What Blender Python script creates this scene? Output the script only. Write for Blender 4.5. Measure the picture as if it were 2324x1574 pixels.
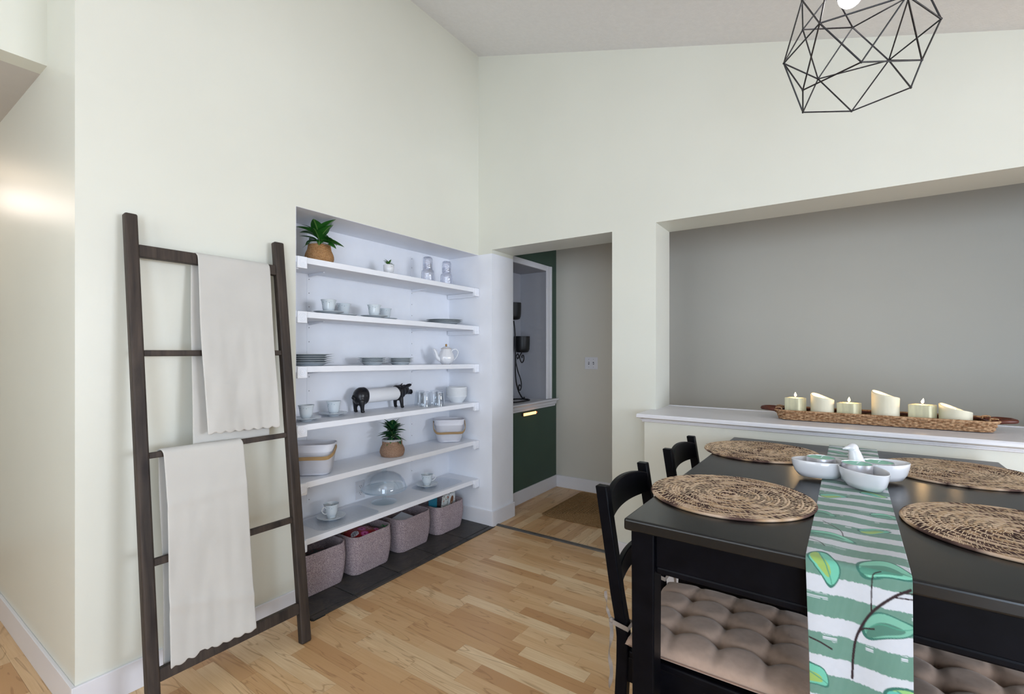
import bpy, bmesh, math, random
import numpy as np
from mathutils import Vector, Matrix, noise as mnoise
R = math.radians
PI = math.pi
random.seed(7)
for o in list(bpy.data.objects):
    bpy.data.objects.remove(o, do_unlink=True)
scene = bpy.context.scene
COL = scene.collection

# ---------------------------------------------------------------- camera
cam_d = bpy.data.cameras.new('camera')
cam_d.sensor_width = 36.0
cam_d.lens = 36.0 * 1080.5 / 2324
cam_d.shift_y = 10.6 / 2324
cam_d.clip_start = 0.02
cam = bpy.data.objects.new('camera', cam_d)
cam.location = (2.2334, -2.8440, 1.30)
cam.rotation_euler = (R(90), 0, R(34.12))
COL.objects.link(cam)
scene.camera = cam

# ---------------------------------------------------------------- world, daylight, exposure
world = bpy.data.worlds.new('world'); scene.world = world
world.use_nodes = True
bg = world.node_tree.nodes['Background']
bg.inputs[0].default_value = (0.72, 0.84, 1.0, 1)
bg.inputs[1].default_value = 1.0
scene.view_settings.view_transform = 'Standard'
scene.view_settings.look = 'None'
scene.view_settings.gamma = 1.0
scene.view_settings.use_curve_mapping = False
scene.view_settings.exposure = 0.24
cyc = scene.cycles
cyc.max_bounces = 6; cyc.diffuse_bounces = 3; cyc.glossy_bounces = 3
cyc.transmission_bounces = 4; cyc.transparent_max_bounces = 10
cyc.use_adaptive_sampling = True; cyc.adaptive_threshold = .05; cyc.adaptive_min_samples = 12
cyc.caustics_reflective = False; cyc.caustics_refractive = False
cyc.sample_clamp_indirect = 4.0

def area_light(name, loc, rot, sx, sy, power, color):
    d = bpy.data.lights.new(name, 'AREA'); d.shape = 'RECTANGLE'
    d.size = sx; d.size_y = sy; d.energy = power; d.color = color
    o = bpy.data.objects.new(name, d); o.location = loc; o.rotation_euler = rot
    COL.objects.link(o)
    return o
# daylight at the right window and patio door; the rear panel is added fill
area_light('daylight_window_right', (7.97, -1.25, 1.42), (0, R(90), 0), 1.15, 1.75, 148, (0.78, 0.86, 1.0))
area_light('rear_fill', (1.05, -4.66, 1.80), (R(90), 0, 0), 1.9, 1.45, 22, (0.95, 0.98, 1.0))  # added light behind the camera, lifts the shadows
area_light('daylight_patio_door', (3.75, -4.66, 1.08), (R(90), 0, 0), 1.7, 1.9, 84, (0.67, 0.81, 1.0))
# ---------------------------------------------------------------- helpers
def srgb(h):
    h = h.lstrip('#'); c = [int(h[i:i+2], 16)/255 for i in (0, 2, 4)]
    return tuple(x/12.92 if x <= .04045 else ((x+.055)/1.055)**2.4 for x in c)

MATS = {}
class NB:
    """tiny node builder"""
    def __init__(s, m):
        s.m = m; s.nt = m.node_tree; s.n = s.nt.nodes; s.l = s.nt.links
        s.b = s.n['Principled BSDF']
    def new(s, t, **kw):
        n = s.n.new(t)
        for k, v in kw.items():
            if k.startswith('_'):
                setattr(n, k[1:], v)
        return n
    def link(s, a, b): s.l.new(a, b)
    def math(s, op, a, b=None, c=None, clamp=False):
        n = s.n.new('ShaderNodeMath'); n.operation = op; n.use_clamp = clamp
        for i, x in enumerate((a, b, c)):
            if x is None: continue
            if hasattr(x, 'is_linked'): s.l.new(x, n.inputs[i])
            else: n.inputs[i].default_value = x
        return n.outputs[0]
    def mix(s, f, a, b):
        n = s.n.new('ShaderNodeMix'); n.data_type = 'RGBA'
        for i, x in ((0, f), (6, a), (7, b)):
            if hasattr(x, 'is_linked'): s.l.new(x, n.inputs[i])
            elif isinstance(x, (int, float)): n.inputs[i].default_value = x
            else: n.inputs[i].default_value = (*x[:3], 1)
        return n.outputs[2]
    def ramp(s, f, stops, interp='LINEAR'):
        n = s.n.new('ShaderNodeValToRGB'); r = n.color_ramp; r.interpolation = interp
        while len(r.elements) < len(stops): r.elements.new(.5)
        for e, (p, c) in zip(r.elements, stops):
            e.position = p
            e.color = (*c[:3], 1) if not isinstance(c, (int, float)) else (c, c, c, 1)
        s.l.new(f, n.inputs[0])
        return n.outputs[0]
    def noise(s, vec=None, scale=5, detail=2, rough=.5, dist=0.0):
        n = s.n.new('ShaderNodeTexNoise')
        n.inputs['Scale'].default_value = scale; n.inputs['Detail'].default_value = detail
        n.inputs['Roughness'].default_value = rough; n.inputs['Distortion'].default_value = dist
        if vec is not None: s.l.new(vec, n.inputs['Vector'])
        return n.outputs[0]
    def coord(s, which='Object', scale=(1, 1, 1), rot=(0, 0, 0)):
        t = s.n.new('ShaderNodeTexCoord'); m = s.n.new('ShaderNodeMapping')
        m.inputs['Scale'].default_value = scale; m.inputs['Rotation'].default_value = rot
        s.l.new(t.outputs[which], m.inputs['Vector'])
        return m.outputs[0]
    def bump(s, h, strength=.3, dist=.002):
        n = s.n.new('ShaderNodeBump'); n.inputs['Strength'].default_value = strength
        n.inputs['Distance'].default_value = dist
        s.l.new(h, n.inputs['Height']); s.l.new(n.outputs[0], s.b.inputs['Normal'])
    def color(s, c): s.l.new(c, s.b.inputs['Base Color'])

def mat(name, color=(.8, .8, .8), rough=.5, metal=0, spec=.5, var=0, vscale=6, bump=0, bscale=200,
        bdist=.001, coat=0, sheen=0, trans=0, ior=1.45, sss=0, vstretch=(1, 1, 1), bstretch=(1, 1, 1), coord='Object'):
    if name in MATS: return MATS[name]
    m = bpy.data.materials.new(name); m.use_nodes = True
    MATS[name] = m
    q = NB(m); b = q.b
    if isinstance(color, str): color = srgb(color)
    b.inputs['Base Color'].default_value = (*color, 1)
    b.inputs['Roughness'].default_value = rough
    b.inputs['Metallic'].default_value = metal
    b.inputs['Specular IOR Level'].default_value = spec
    b.inputs['Coat Weight'].default_value = coat
    b.inputs['Sheen Weight'].default_value = sheen
    b.inputs['Transmission Weight'].default_value = trans
    b.inputs['IOR'].default_value = ior
    if sss:
        b.inputs['Subsurface Weight'].default_value = sss
        b.inputs['Subsurface Radius'].default_value = (.02, .012, .006)
    f = q.noise(q.coord(coord, vstretch), vscale, 3)
    v = max(var, .02)
    q.color(q.mix(q.ramp(f, [(.3, 0.0), (.7, 1.0)]), tuple(x*(1-v) for x in color), tuple(min(1, x*(1+v)) for x in color)))
    if bump:
        q.bump(q.noise(q.coord(coord, bstretch), bscale, 2), bump, bdist)
    return m

def emit(name, color, strength):
    m = bpy.data.materials.new(name); m.use_nodes = True
    q = NB(m)
    q.b.inputs['Base Color'].default_value = (*color, 1)
    q.b.inputs['Emission Color'].default_value = (*color, 1)
    q.b.inputs['Emission Strength'].default_value = strength
    return m

class MB:
    def __init__(s): s.v = []; s.f = []
    def add(s, vs, fs):
        k = len(s.v); s.v += [tuple(p) for p in vs]; s.f += [tuple(i+k for i in q) for q in fs]; return s
    def box(s, x0, x1, y0, y1, z0, z1):
        return s.add([(x0,y0,z0),(x1,y0,z0),(x1,y1,z0),(x0,y1,z0),(x0,y0,z1),(x1,y0,z1),(x1,y1,z1),(x0,y1,z1)],
                     [(0,3,2,1),(4,5,6,7),(0,1,5,4),(1,2,6,5),(2,3,7,6),(3,0,4,7)])
    def hexa(s, b, t):
        """8 corner hexahedron, bottom then top rings ccw"""
        return s.add(list(b)+list(t), [(3,2,1,0),(4,5,6,7),(0,1,5,4),(1,2,6,5),(2,3,7,6),(3,0,4,7)])
    def prism(s, poly, axis, a, b):
        n = len(poly)
        def P(p, t): return (t, p[0], p[1]) if axis == 'x' else (p[0], t, p[1]) if axis == 'y' else (p[0], p[1], t)
        return s.add([P(p, a) for p in poly]+[P(p, b) for p in poly],
                     [tuple(range(n))[::-1], tuple(range(n, 2*n))]+[(i, (i+1) % n, n+(i+1) % n, n+i) for i in range(n)])
    def lathe(s, prof, n=32, c=(0, 0, 0), sx=1, sy=1, closed=False):
        """profile of (r, z); r==0 ends become poles"""
        vs = []; rings = []
        for r, z in prof:
            if r < 1e-6: rings.append([len(vs)]); vs.append((c[0], c[1], c[2]+z))
            else:
                rings.append(list(range(len(vs), len(vs)+n)))
                vs += [(c[0]+r*sx*math.cos(2*PI*i/n), c[1]+r*sy*math.sin(2*PI*i/n), c[2]+z) for i in range(n)]
        fs = []
        pairs = list(zip(rings[:-1], rings[1:]))
        if closed: pairs.append((rings[-1], rings[0]))
        for a, b in pairs:
            if len(a) == 1 and len(b) == 1: continue
            for i in range(n):
                j = (i+1) % n
                if len(a) == 1: fs.append((a[0], b[j], b[i]))
                elif len(b) == 1: fs.append((a[i], a[j], b[0]))
                else: fs.append((a[i], a[j], b[j], b[i]))
        return s.add(vs, fs)
    def rings(s, rs, closed=False, cap=True):
        """list of equal length loops"""
        n = len(rs[0]); vs = [p for r in rs for p in r]; fs = []
        m = len(rs)
        for k in range(m if closed else m-1):
            a = k*n; b = ((k+1) % m)*n
            fs += [(a+i, a+(i+1) % n, b+(i+1) % n, b+i) for i in range(n)]
        if cap and not closed:
            fs.append(tuple(range(n))[::-1]); fs.append(tuple(range((m-1)*n, m*n)))
        return s.add(vs, fs)
    def tube(s, path, r, n=8, closed=False, flat=1.0, up=None):
        path = [Vector(p) for p in path]; m = len(path); rs = []
        rad = r if isinstance(r, (list, tuple)) else [r]*m
        prev = None
        for i, p in enumerate(path):
            if closed: t = path[(i+1) % m]-path[i-1]
            else: t = path[min(i+1, m-1)]-path[max(i-1, 0)]
            t.normalize()
            if prev is None:
                u = Vector(up) if up else (Vector((0, 0, 1)) if abs(t.z) < .9 else Vector((1, 0, 0)))
            else: u = prev
            u = (u-t*u.dot(t)).normalized(); w = t.cross(u); prev = u
            rs.append([tuple(p+(u*math.cos(2*PI*k/n)*flat+w*math.sin(2*PI*k/n))*rad[i]) for k in range(n)])
        return s.rings(rs, closed=closed)
    def ell(s, c, r, n=20, m=12, rot=None):
        vs = [(0, 0, -1)]; 
        for i in range(1, m):
            a = -PI/2+PI*i/m
            vs += [(math.cos(a)*math.cos(2*PI*k/n), math.cos(a)*math.sin(2*PI*k/n), math.sin(a)) for k in range(n)]
        vs.append((0, 0, 1)); top = len(vs)-1; fs = []
        for k in range(n):
            j = (k+1) % n
            fs.append((0, 1+j, 1+k)); fs.append((top, 1+(m-2)*n+k, 1+(m-2)*n+j))
            for i in range(m-2):
                fs.append((1+i*n+k, 1+i*n+j, 1+(i+1)*n+j, 1+(i+1)*n+k))
        M = rot or Matrix.Identity(3)
        out = []
        for p in vs:
            q = M @ Vector((p[0]*r[0], p[1]*r[1], p[2]*r[2])); out.append((q.x+c[0], q.y+c[1], q.z+c[2]))
        return s.add(out, fs)
    def grid(s, fn, nu, nv):
        k = [fn(i/nu, j/nv) for j in range(nv+1) for i in range(nu+1)]
        return s.add(k, [(j*(nu+1)+i, j*(nu+1)+i+1, (j+1)*(nu+1)+i+1, (j+1)*(nu+1)+i) for j in range(nv) for i in range(nu)])
    def move(s, f): s.v = [tuple(f(Vector(p))) for p in s.v]; return s
    def mesh(s, name, m, smooth=35):
        me = bpy.data.meshes.new(name); me.from_pydata(s.v, [], s.f); me.validate()
        bm = bmesh.new(); bm.from_mesh(me); bmesh.ops.recalc_face_normals(bm, faces=bm.faces); bm.to_mesh(me); bm.free()
        if m is not None:
            for x in (m if isinstance(m, (list, tuple)) else [m]): me.materials.append(x)
        if smooth:
            me.shade_smooth(); me.set_sharp_from_angle(angle=R(smooth))
        return me
    def build(s, name, m, parent=None, smooth=35, bevel=0, seg=2, loc=None, rot=None):
        return put(name, s.mesh(name, m, smooth), parent, bevel, seg, loc, rot)

def put(name, me, parent=None, bevel=0, seg=2, loc=None, rot=None):
    o = bpy.data.objects.new(name, me); COL.objects.link(o)
    if parent is not None: o.parent = parent
    if loc is not None: o.location = loc
    if rot is not None: o.rotation_euler = rot
    if bevel:
        b = o.modifiers.new('bevel', 'BEVEL'); b.width = bevel; b.segments = seg; b.limit_method = 'ANGLE'; b.angle_limit = R(40)
        b.harden_normals = False
    return o
def thing(name, label, cat, loc=(0, 0, 0), rz=0, group=None):
    o = bpy.data.objects.new(name, None); COL.objects.link(o); o.empty_display_size = .05
    o.location = loc; o.rotation_euler = (0, 0, rz)
    return tag(o, label, cat, group)
def tag(o, label, cat, group=None):
    o['label'] = label; o['category'] = cat
    if group: o['group'] = group
    return o
def struct(o): o['kind'] = 'structure'; return o
def copy_tree(o, parent=None, loc=None, rz=None, label=None):
    c = o.copy(); COL.objects.link(c)
    if parent is not None: c.parent = parent
    if loc is not None: c.location = loc
    if rz is not None: c.rotation_euler = (0, 0, rz)
    if label: c['label'] = label
    for ch in list(o.children): copy_tree(ch, c)
    return c
def circ(r, n, z=0, c=(0, 0), ph=0): return [(c[0]+r*math.cos(2*PI*i/n+ph), c[1]+r*math.sin(2*PI*i/n+ph), z) for i in range(n)]
def bez(pts, n=24):
    """Catmull-Rom through points"""
    P = [Vector(p) for p in pts]; P = [P[0]*2-P[1]]+P+[P[-1]*2-P[-2]]; out = []
    for i in range(1, len(P)-2):
        for k in range(n):
            t = k/n; a, b, c, d = P[i-1:i+3]
            out.append(.5*((2*b)+(c-a)*t+(2*a-5*b+4*c-d)*t*t+(3*b-a-3*c+d)*t**3))
    out.append(P[-2]); return out
def spiral2(cx, cz, r0, r1, a0, turns, n=40):
    return [(cx+(r0+(r1-r0)*i/n)*math.cos(a0+turns*2*PI*i/n), cz+(r0+(r1-r0)*i/n)*math.sin(a0+turns*2*PI*i/n)) for i in range(n+1)]
def rrect(w, d, r, n=6):
    pts = []
    for cx, cy, a in ((w/2-r, d/2-r, 0), (-w/2+r, d/2-r, 90), (-w/2+r, -d/2+r, 180), (w/2-r, -d/2+r, 270)):
        pts += [(cx+r*math.cos(R(a+90*i/n)), cy+r*math.sin(R(a+90*i/n))) for i in range(n+1)]
    return pts

# ---------------------------------------------------------------- materials
M_WALL = mat('cream_wall_paint', (.77, .767, .678), .36, spec=.4, var=.012, vscale=1.5, bump=.12, bscale=160, bdist=.0006)
M_NICHE = mat('white_niche_paint', (.90, .915, .965), .38, spec=.4, var=.01, bump=.08, bscale=120, bdist=.0006)
M_CEIL = mat('white_ceiling_paint', (.86, .845, .84), .8, spec=.1, var=.02, vscale=40, bump=.5, bscale=140, bdist=.002)
M_TRIM = mat('white_trim_paint', (.80, .79, .82), .3, spec=.45, var=.012, vscale=3)
M_SOFFIT = mat('hall_ceiling_paint', (.62, .58, .54), .7, spec=.2, var=.02)
M_GREEN = mat('green_wall_paint', srgb('#43584b'), .45, spec=.35, var=.05, vscale=3)
M_BLACK = mat('black_lacquer', (.003, .003, .0045), .36, spec=.08, var=.3, vscale=20, bump=.06, bscale=60, bstretch=(.2, 3, 3), bdist=.0006)
M_BLACKTOP = mat('black_table_lacquer', (.0075, .0075, .0075), .24, spec=.42, var=.15, vscale=14)
M_IRON = mat('black_iron', (.008, .008, .009), .45, var=.2)
M_WIRE = mat('black_wire', (.01, .009, .012), .25, spec=.6, var=.2)
M_LADDER = None
M_CLOTH = mat('cream_linen', (.60, .58, .54), .9, spec=.15, var=.03, vscale=5, bump=.25, bscale=700, bdist=.0006, sheen=.2)
M_CUSH = mat('taupe_cotton', srgb('#ab9281'), .95, spec=.12, var=.06, vscale=60, bump=.5, bscale=1200, bdist=.0005, sheen=.25)
M_TIE = mat('taupe_ribbon', srgb('#8f8379'), .9, spec=.15, var=.06)
M_PORC = mat('white_porcelain', (.78, .80, .82), .12, spec=.5, var=.01, coat=.4)
M_PLATE = mat('pale_blue_porcelain', (.64, .69, .72), .12, spec=.5, var=.02, coat=.4)
M_CERAM = mat('white_ceramic', (.80, .80, .82), .1, spec=.55, var=.01, coat=.5)
M_GOLD = mat('gold_glaze', (.55, .30, .09), .25, metal=1, var=.05)
M_STEELW = mat('white_powder_coat', (.80, .80, .86), .4, var=.01)
M_BENT = mat('bent_wood', srgb('#b39366'), .5, var=.1, vscale=30, vstretch=(1, 1, 8))
M_ROPE = None
M_PIG = mat('black_cast_metal', (.010, .010, .013), .33, spec=.5, var=.2, vscale=20)
M_PAPER = mat('white_paper', (.80, .80, .82), .9, spec=.1, var=.02, bump=.2, bscale=250, bdist=.0006)
M_SOIL = mat('dark_soil', (.02, .014, .01), .95, var=.5, vscale=90, bump=1, bscale=200, bdist=.004)
M_STEM = mat('green_stem', srgb('#4d6a34'), .6, var=.1)
M_SCREW = mat('dark_screw', (.06, .06, .07), .5, var=.1)
M_WAX = mat('ivory_wax', (.82, .76, .58), .5, spec=.3, var=.03)
M_WAXP = mat('ivory_pillar_wax', (.80, .76, .52), .5, spec=.3, var=.12, vscale=26, vstretch=(3, 3, .4))
M_TEAL = mat('mint_wax', srgb('#8fd0bb'), .45, var=.04)
M_ALU = mat('aluminium_cup', (.75, .75, .8), .3, metal=.9, var=.02)
M_SWITCH = mat('white_switch_plastic', (.72, .72, .76), .3, var=.01)
M_GREY = mat('grey_shadow_plastic', (.12, .12, .14), .4, var=.05)
M_THRESH = mat('dark_bronze_strip', (.13, .12, .11), .35, metal=.5, var=.15, vscale=30)

def glass_mat(name, color, rough=.0, alpha=.86, rim=.75):
    """clear thin glass: mostly see-through, with real reflections"""
    m = bpy.data.materials.new(name); m.use_nodes = True; MATS[name] = m
    q = NB(m); nt = q.nt
    tr = q.new('ShaderNodeBsdfTransparent'); tr.inputs[0].default_value = (*color, 1)
    gl = q.new('ShaderNodeBsdfGlossy'); gl.inputs['Roughness'].default_value = .04+rough
    gl.inputs[0].default_value = (.95, .97, 1, 1)
    lw = q.new('ShaderNodeLayerWeight')
    mx = q.new('ShaderNodeMixShader')
    k = q.math('ADD', q.math('MULTIPLY', q.math('POWER', lw.outputs['Facing'], 3.0), rim), .035+(1-alpha)*.16, clamp=True)
    q.link(k, mx.inputs[0]); q.link(tr.outputs[0], mx.inputs[1]); q.link(gl.outputs[0], mx.inputs[2])
    if rough:
        bn = q.new('ShaderNodeBump'); bn.inputs['Strength'].default_value = .8; bn.inputs['Distance'].default_value = .002
        vo = q.new('ShaderNodeTexVoronoi'); vo.inputs['Scale'].default_value = 110
        q.link(q.coord('Object'), vo.inputs['Vector']); q.link(vo.outputs[0], bn.inputs['Height'])
        q.link(bn.outputs[0], gl.inputs['Normal']); q.link(bn.outputs[0], lw.inputs['Normal'])
    out = q.n['Material Output']; q.link(mx.outputs[0], out.inputs[0])
    return m
M_GLASS = glass_mat('clear_glass', (.95, .965, .975), 0, .8, 1.0)
M_GLASSB = glass_mat('blue_tinted_glass', (.94, .975, .985), 0, .86, .6)
M_GLASSP = glass_mat('textured_glass', (.93, .935, .96), .25, .4)
M_GLASSE = glass_mat('etched_glass', (.965, .975, .985), .12, .9, .22)

def make_ladder_mat():
    m = mat('dark_stained_pine', srgb('#453a33'), .55, spec=.35, var=.1)
    q = NB(m)
    c = q.coord('Object', (6, 6, .55))
    n1 = q.noise(c, 5, 4, .6, .6)
    c2 = q.coord('Object', (40, 40, 1.2)); n2 = q.noise(c2, 6, 3)
    vo = q.new('ShaderNodeTexVoronoi'); vo.inputs['Scale'].default_value = 1.0
    q.link(q.coord('Object', (9, 9, 2.6)), vo.inputs['Vector'])
    knot = q.ramp(vo.outputs[0], [(.06, 1.0), (.17, 0.0)])
    a = q.mix(q.ramp(n1, [(.3, 0.0), (.7, 1.0)]), srgb('#2a2522'), srgb('#54483f'))
    a = q.mix(q.math('MULTIPLY', n2, .45), a, srgb('#2c2523'))
    a = q.mix(q.math('MULTIPLY', knot, .8), a, srgb('#1c1414'))
    q.color(a); q.bump(n2, .25, .0008)
    return m
M_LADDER = make_ladder_mat()

def make_floor_mat(name, along, rnd):
    m = mat(name, (.5, .3, .15), .3, spec=.42, var=.05)
    q = NB(m)
    g = q.new('ShaderNodeNewGeometry')
    if rnd == 'obj':
        oi = q.new('ShaderNodeObjectInfo'); r = oi.outputs['Random']
    else: r = g.outputs['Random Per Island']
    cx = q.new('ShaderNodeCombineXYZ')
    for i, k in ((0, 31.7), (1, 17.3), (2, 5.1)):
        q.link(q.math('MULTIPLY', r, k), cx.inputs[i])
    mp = q.new('ShaderNodeMapping')
    mp.inputs['Scale'].default_value = (3.2, 26, 1) if along == 'x' else (26, 3.2, 1)
    q.link(g.outputs['Position'], mp.inputs['Vector'])
    ad = q.new('ShaderNodeVectorMath'); ad.operation = 'ADD'
    q.link(mp.outputs[0], ad.inputs[0]); q.link(cx.outputs[0], ad.inputs[1])
    n1 = q.noise(ad.outputs[0], .55, 2, .45, .8)
    rings = q.math('PINGPONG', q.math('MULTIPLY', n1, 9.0), 1.0)
    line = q.ramp(rings, [(.0, 1.0), (.16, 0.0)])
    mp2 = q.new('ShaderNodeMapping')
    mp2.inputs['Scale'].default_value = (5, 120, 1) if along == 'x' else (120, 5, 1)
    q.link(g.outputs['Position'], mp2.inputs['Vector'])
    fine = q.noise(mp2.outputs[0], 1.0, 3, .6)
    tone = q.ramp(r, [(.0, srgb('#bd8d60')), (.25, srgb('#d6ac7c')), (.6, srgb('#e4c092')), (.85, srgb('#f2d8ae')), (1, srgb('#c6986a'))])
    c = q.mix(q.ramp(fine, [(.3, 0.0), (.75, .5)]), tone, srgb('#c69868'))
    c = q.mix(q.math('MULTIPLY', line, .55), c, srgb('#94683f'))
    c = q.mix(q.ramp(n1, [(.35, .25), (.65, 0.0)]), c, srgb('#c0935f'))
    q.color(c)
    q.b.inputs['Roughness'].default_value = .3
    return m
M_FLX = make_floor_mat('maple_laminate_planks', 'x', 'obj')
M_FLXs = make_floor_mat('maple_laminate_far', 'x', 'island')
M_FLY = make_floor_mat('maple_laminate_hall', 'y', 'obj')

def make_slate():
    m = mat('charcoal_slate', (.03, .03, .03), .45, spec=.4, var=.1)
    q = NB(m); n = q.noise(q.coord('Object', (1, 1, 1)), 9, 5, .65, 1.2)
    oi = q.new('ShaderNodeObjectInfo')
    c = q.ramp(n, [(.25, (.022, .023, .025)), (.5, (.050, .048, .047)), (.62, (.075, .064, .055)), (.8, (.042, .046, .048))])
    c = q.mix(q.math('MULTIPLY', oi.outputs['Random'], .35), c, (.06, .05, .043))
    q.color(c); q.bump(n, .8, .006)
    return m
M_SLATE = make_slate()

def make_rope(name, c1, c2, fs=420, tw=(1, 1, 1)):
    m = mat(name, c1, .95, spec=.1, var=.05)
    q = NB(m)
    n = q.noise(q.coord('Object', tw), fs, 2); n2 = q.noise(q.coord('Object', (1, 1, 1)), 25, 2)
    c = q.mix(q.ramp(n, [(.35, 0.0), (.65, 1.0)]), c2, c1)
    c = q.mix(q.ramp(n2, [(.3, .25), (.7, 0.0)]), c, c2)
    q.color(c); q.bump(n, .8, .0015)
    return m
M_ROPE = make_rope('mauve_cotton_rope', srgb('#c2b2b2'), srgb('#82737a'), 230)
M_JUTE = make_rope('tan_jute_braid', srgb('#d0a578'), srgb('#93693f'), 300)
M_JUTE2 = make_rope('rose_jute_braid', srgb('#bc9c84'), srgb('#8a6c58'), 300)
M_PALE = make_rope('white_rope', srgb('#cfcfcf'), srgb('#9a9a9c'), 300)
M_RUG = make_rope('brown_jute_rug', srgb('#b8946a'), srgb('#7d5f3e'), 150)
M_WICK = make_rope('brown_wicker', srgb('#d0ab86'), srgb('#8d6647'), 90)
M_WICKD = mat('dark_willow', srgb('#5a2a1a'), .45, var=.2, vscale=40)

def make_leaf(name, c1, c2):
    m = mat(name, c1, .35, spec=.45, var=.1)
    q = NB(m)
    t = q.coord('Object'); sp = q.new('ShaderNodeSeparateXYZ'); q.link(t, sp.inputs[0])
    mid = q.ramp(q.math('ABSOLUTE', sp.outputs[1]), [(.0, 1.0), (.0012, 0.0)])
    n = q.noise(t, 60, 2)
    c = q.mix(n, c1, c2); c = q.mix(q.math('MULTIPLY', mid, .8), c, srgb('#7fa05a'))
    q.color(c)
    return m
M_LEAF = make_leaf('glossy_green_leaf', srgb('#1f4d1c'), srgb('#2f6a25'))
M_LEAFD = make_leaf('dark_green_leaf', srgb('#173a24'), srgb('#245a34'))

def attr_mat(name, rough=.8, spec=.2, bump=0, bscale=800, sheen=0):
    m = bpy.data.materials.new(name); m.use_nodes = True; MATS[name] = m
    q = NB(m); a = q.new('ShaderNodeAttribute'); a.attribute_name = 'print'
    n = q.noise(q.coord('Object'), 90, 2)
    q.color(q.mix(q.math('MULTIPLY', n, .08), a.outputs['Color'], (.05, .05, .05)))
    q.b.inputs['Roughness'].default_value = rough; q.b.inputs['Specular IOR Level'].default_value = spec
    q.b.inputs['Sheen Weight'].default_value = sheen
    if bump: q.bump(q.noise(q.coord('Object'), bscale, 1), bump, .0006)
    return m
def set_print(me, cols):
    a = me.color_attributes.new('print', 'FLOAT_COLOR', 'POINT')
    arr = np.ones((len(me.vertices), 4), dtype=np.float32); arr[:, :3] = cols
    a.data.foreach_set('color', arr.ravel())

# ================================================================ ROOM SHELL
def CZ(x): return 3.534-.3080*min(x, 4.0)            # sloped ceiling height
XR, YR, XH = 8.0, -4.70, -2.4              # right wall, rear wall, end of side hall
YB = 1.215                                 # far wall behind the openings

# floor: base slab with planks laid on it
floor = struct(MB().box(XH-.1, XR+.1, YR-.1, YB+.1, -.06, -.012).build('floor', mat('underlay', (.12, .08, .05), .9), smooth=0))
SLX = .148                                  # slate front edge
rp = random.Random(11)
unit = {}
for nm, m in (('x', M_FLX), ('y', M_FLY)):
    unit[nm] = MB().box(-.5, .5, -.5, .5, -.012, 0).mesh('plank', m, 0)
far = MB()
nplank = 0
def in_view(x, y):
    return (-.02 < x < 1.75 and -2.75 < y < .06) or (-1.1 < x <= -.02 and -2.85 < y < -2.3)
W = .0685
y = YR
row = 0
while y < .042:
    y1 = min(y+W, .042); x = XH-rp.random()*.4
    lo, hi = XH, XR
    ym = (y+y1)/2
    if ym > -2.315: lo = 0.0
    if -1.49 < ym < 0.0: lo = SLX
    if ym > 0: lo, hi = .127, 1.0705
    while x < hi:
        L = rp.choice((.24, .31, .38, .45, .52)); x1 = x+L
        a, b = max(x, lo), min(x1, hi)
        if b-a > .02:
            if in_view((a+b)/2, ym) and nplank < 255:
                o = put('plank', unit['x'], floor); o.location = ((a+b)/2, ym, 0); o.scale = (b-a-.0006, y1-y-.0006, 1); nplank += 1
            else: far.box(a+.0003, b-.0003, y+.0003, y1-.0003, -.012, 0)
        x = x1
    y = y1
x = -.3
while x < XR:                               # boards of the passage behind the openings run the other way
    x1 = x+W; yy = .066-rp.random()*.3
    while yy < YB:
        L = rp.choice((.24, .31, .38, .45)); a, b = max(yy, .066), min(yy+L, YB)
        if b-a > .02:
            if x > -.05 and x1 < 1.12 and nplank < 300:
                o = put('plank', unit['y'], floor); o.location = ((x+x1)/2, (a+b)/2, 0); o.scale = (W-.0006, b-a-.0006, 1); nplank += 1
            else: far.box(x+.0003, x1-.0003, a+.0003, b-.0003, -.012, 0)
        yy += L
    x = x1
fo = far.build('plank_field', M_FLXs, floor, 0); fo['kind'] = 'stuff'
# slate hearth strip under the shelves
ys = [-1.478, -1.2217, -.9094, -.606, -.302, -.006]
slate = struct(MB().box(-.297, SLX, -1.486, -.002, -.012, .001).build('trim_slate', mat('dark_grout', (.02, .02, .02), .9), smooth=0))
for a, b in zip(ys[:-1], ys[1:]):
    MB().box(-.295, .112, a+.003, b-.003, .0, .0085).build('slate_tile', M_SLATE, slate, 0, .0025)
    MB().box(.116, SLX, a+.0015, b-.0015, .0, .0075).build('slate_edge', M_SLATE, slate, 0, .002)

# walls
def wall(name, boxes, m, bevel=0):
    b = MB()
    for q in boxes: b.box(*q)
    return struct(b.build(name, m, smooth=0, bevel=bevel))
def slab(b, x0, x1, y0, y1, z0):            # block whose top follows the sloped ceiling
    b.hexa([(x0,y0,z0),(x1,y0,z0),(x1,y1,z0),(x0,y1,z0)], [(x0,y0,CZ(x0)+.02),(x1,y0,CZ(x1)+.02),(x1,y1,CZ(x1)+.02),(x0,y1,CZ(x0)+.02)])
    return b
b = MB()
slab(b, -.40, 0, -2.315, -1.478, 0); slab(b, -.40, 0, -1.478, 0, 2.030)
slab(b, XH, -.40, -2.315, -2.20, 0)
struct(b.build('wall_left', M_WALL, smooth=0))
# recess liner: back, and the strip of end wall up to the door opening
b = MB()
b.box(-.36, -.297, -1.478, 0, 0, 2.030); b.box(-.36, .127, 0, .28, 0, 2.030)
b.box(-.36, 0, -1.4785, -1.476, 0, 2.030); b.box(-.36, -.001, -1.478, 0, 2.0285, 2.032)
niche = struct(b.build('wall_niche', M_NICHE, smooth=0))
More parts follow.
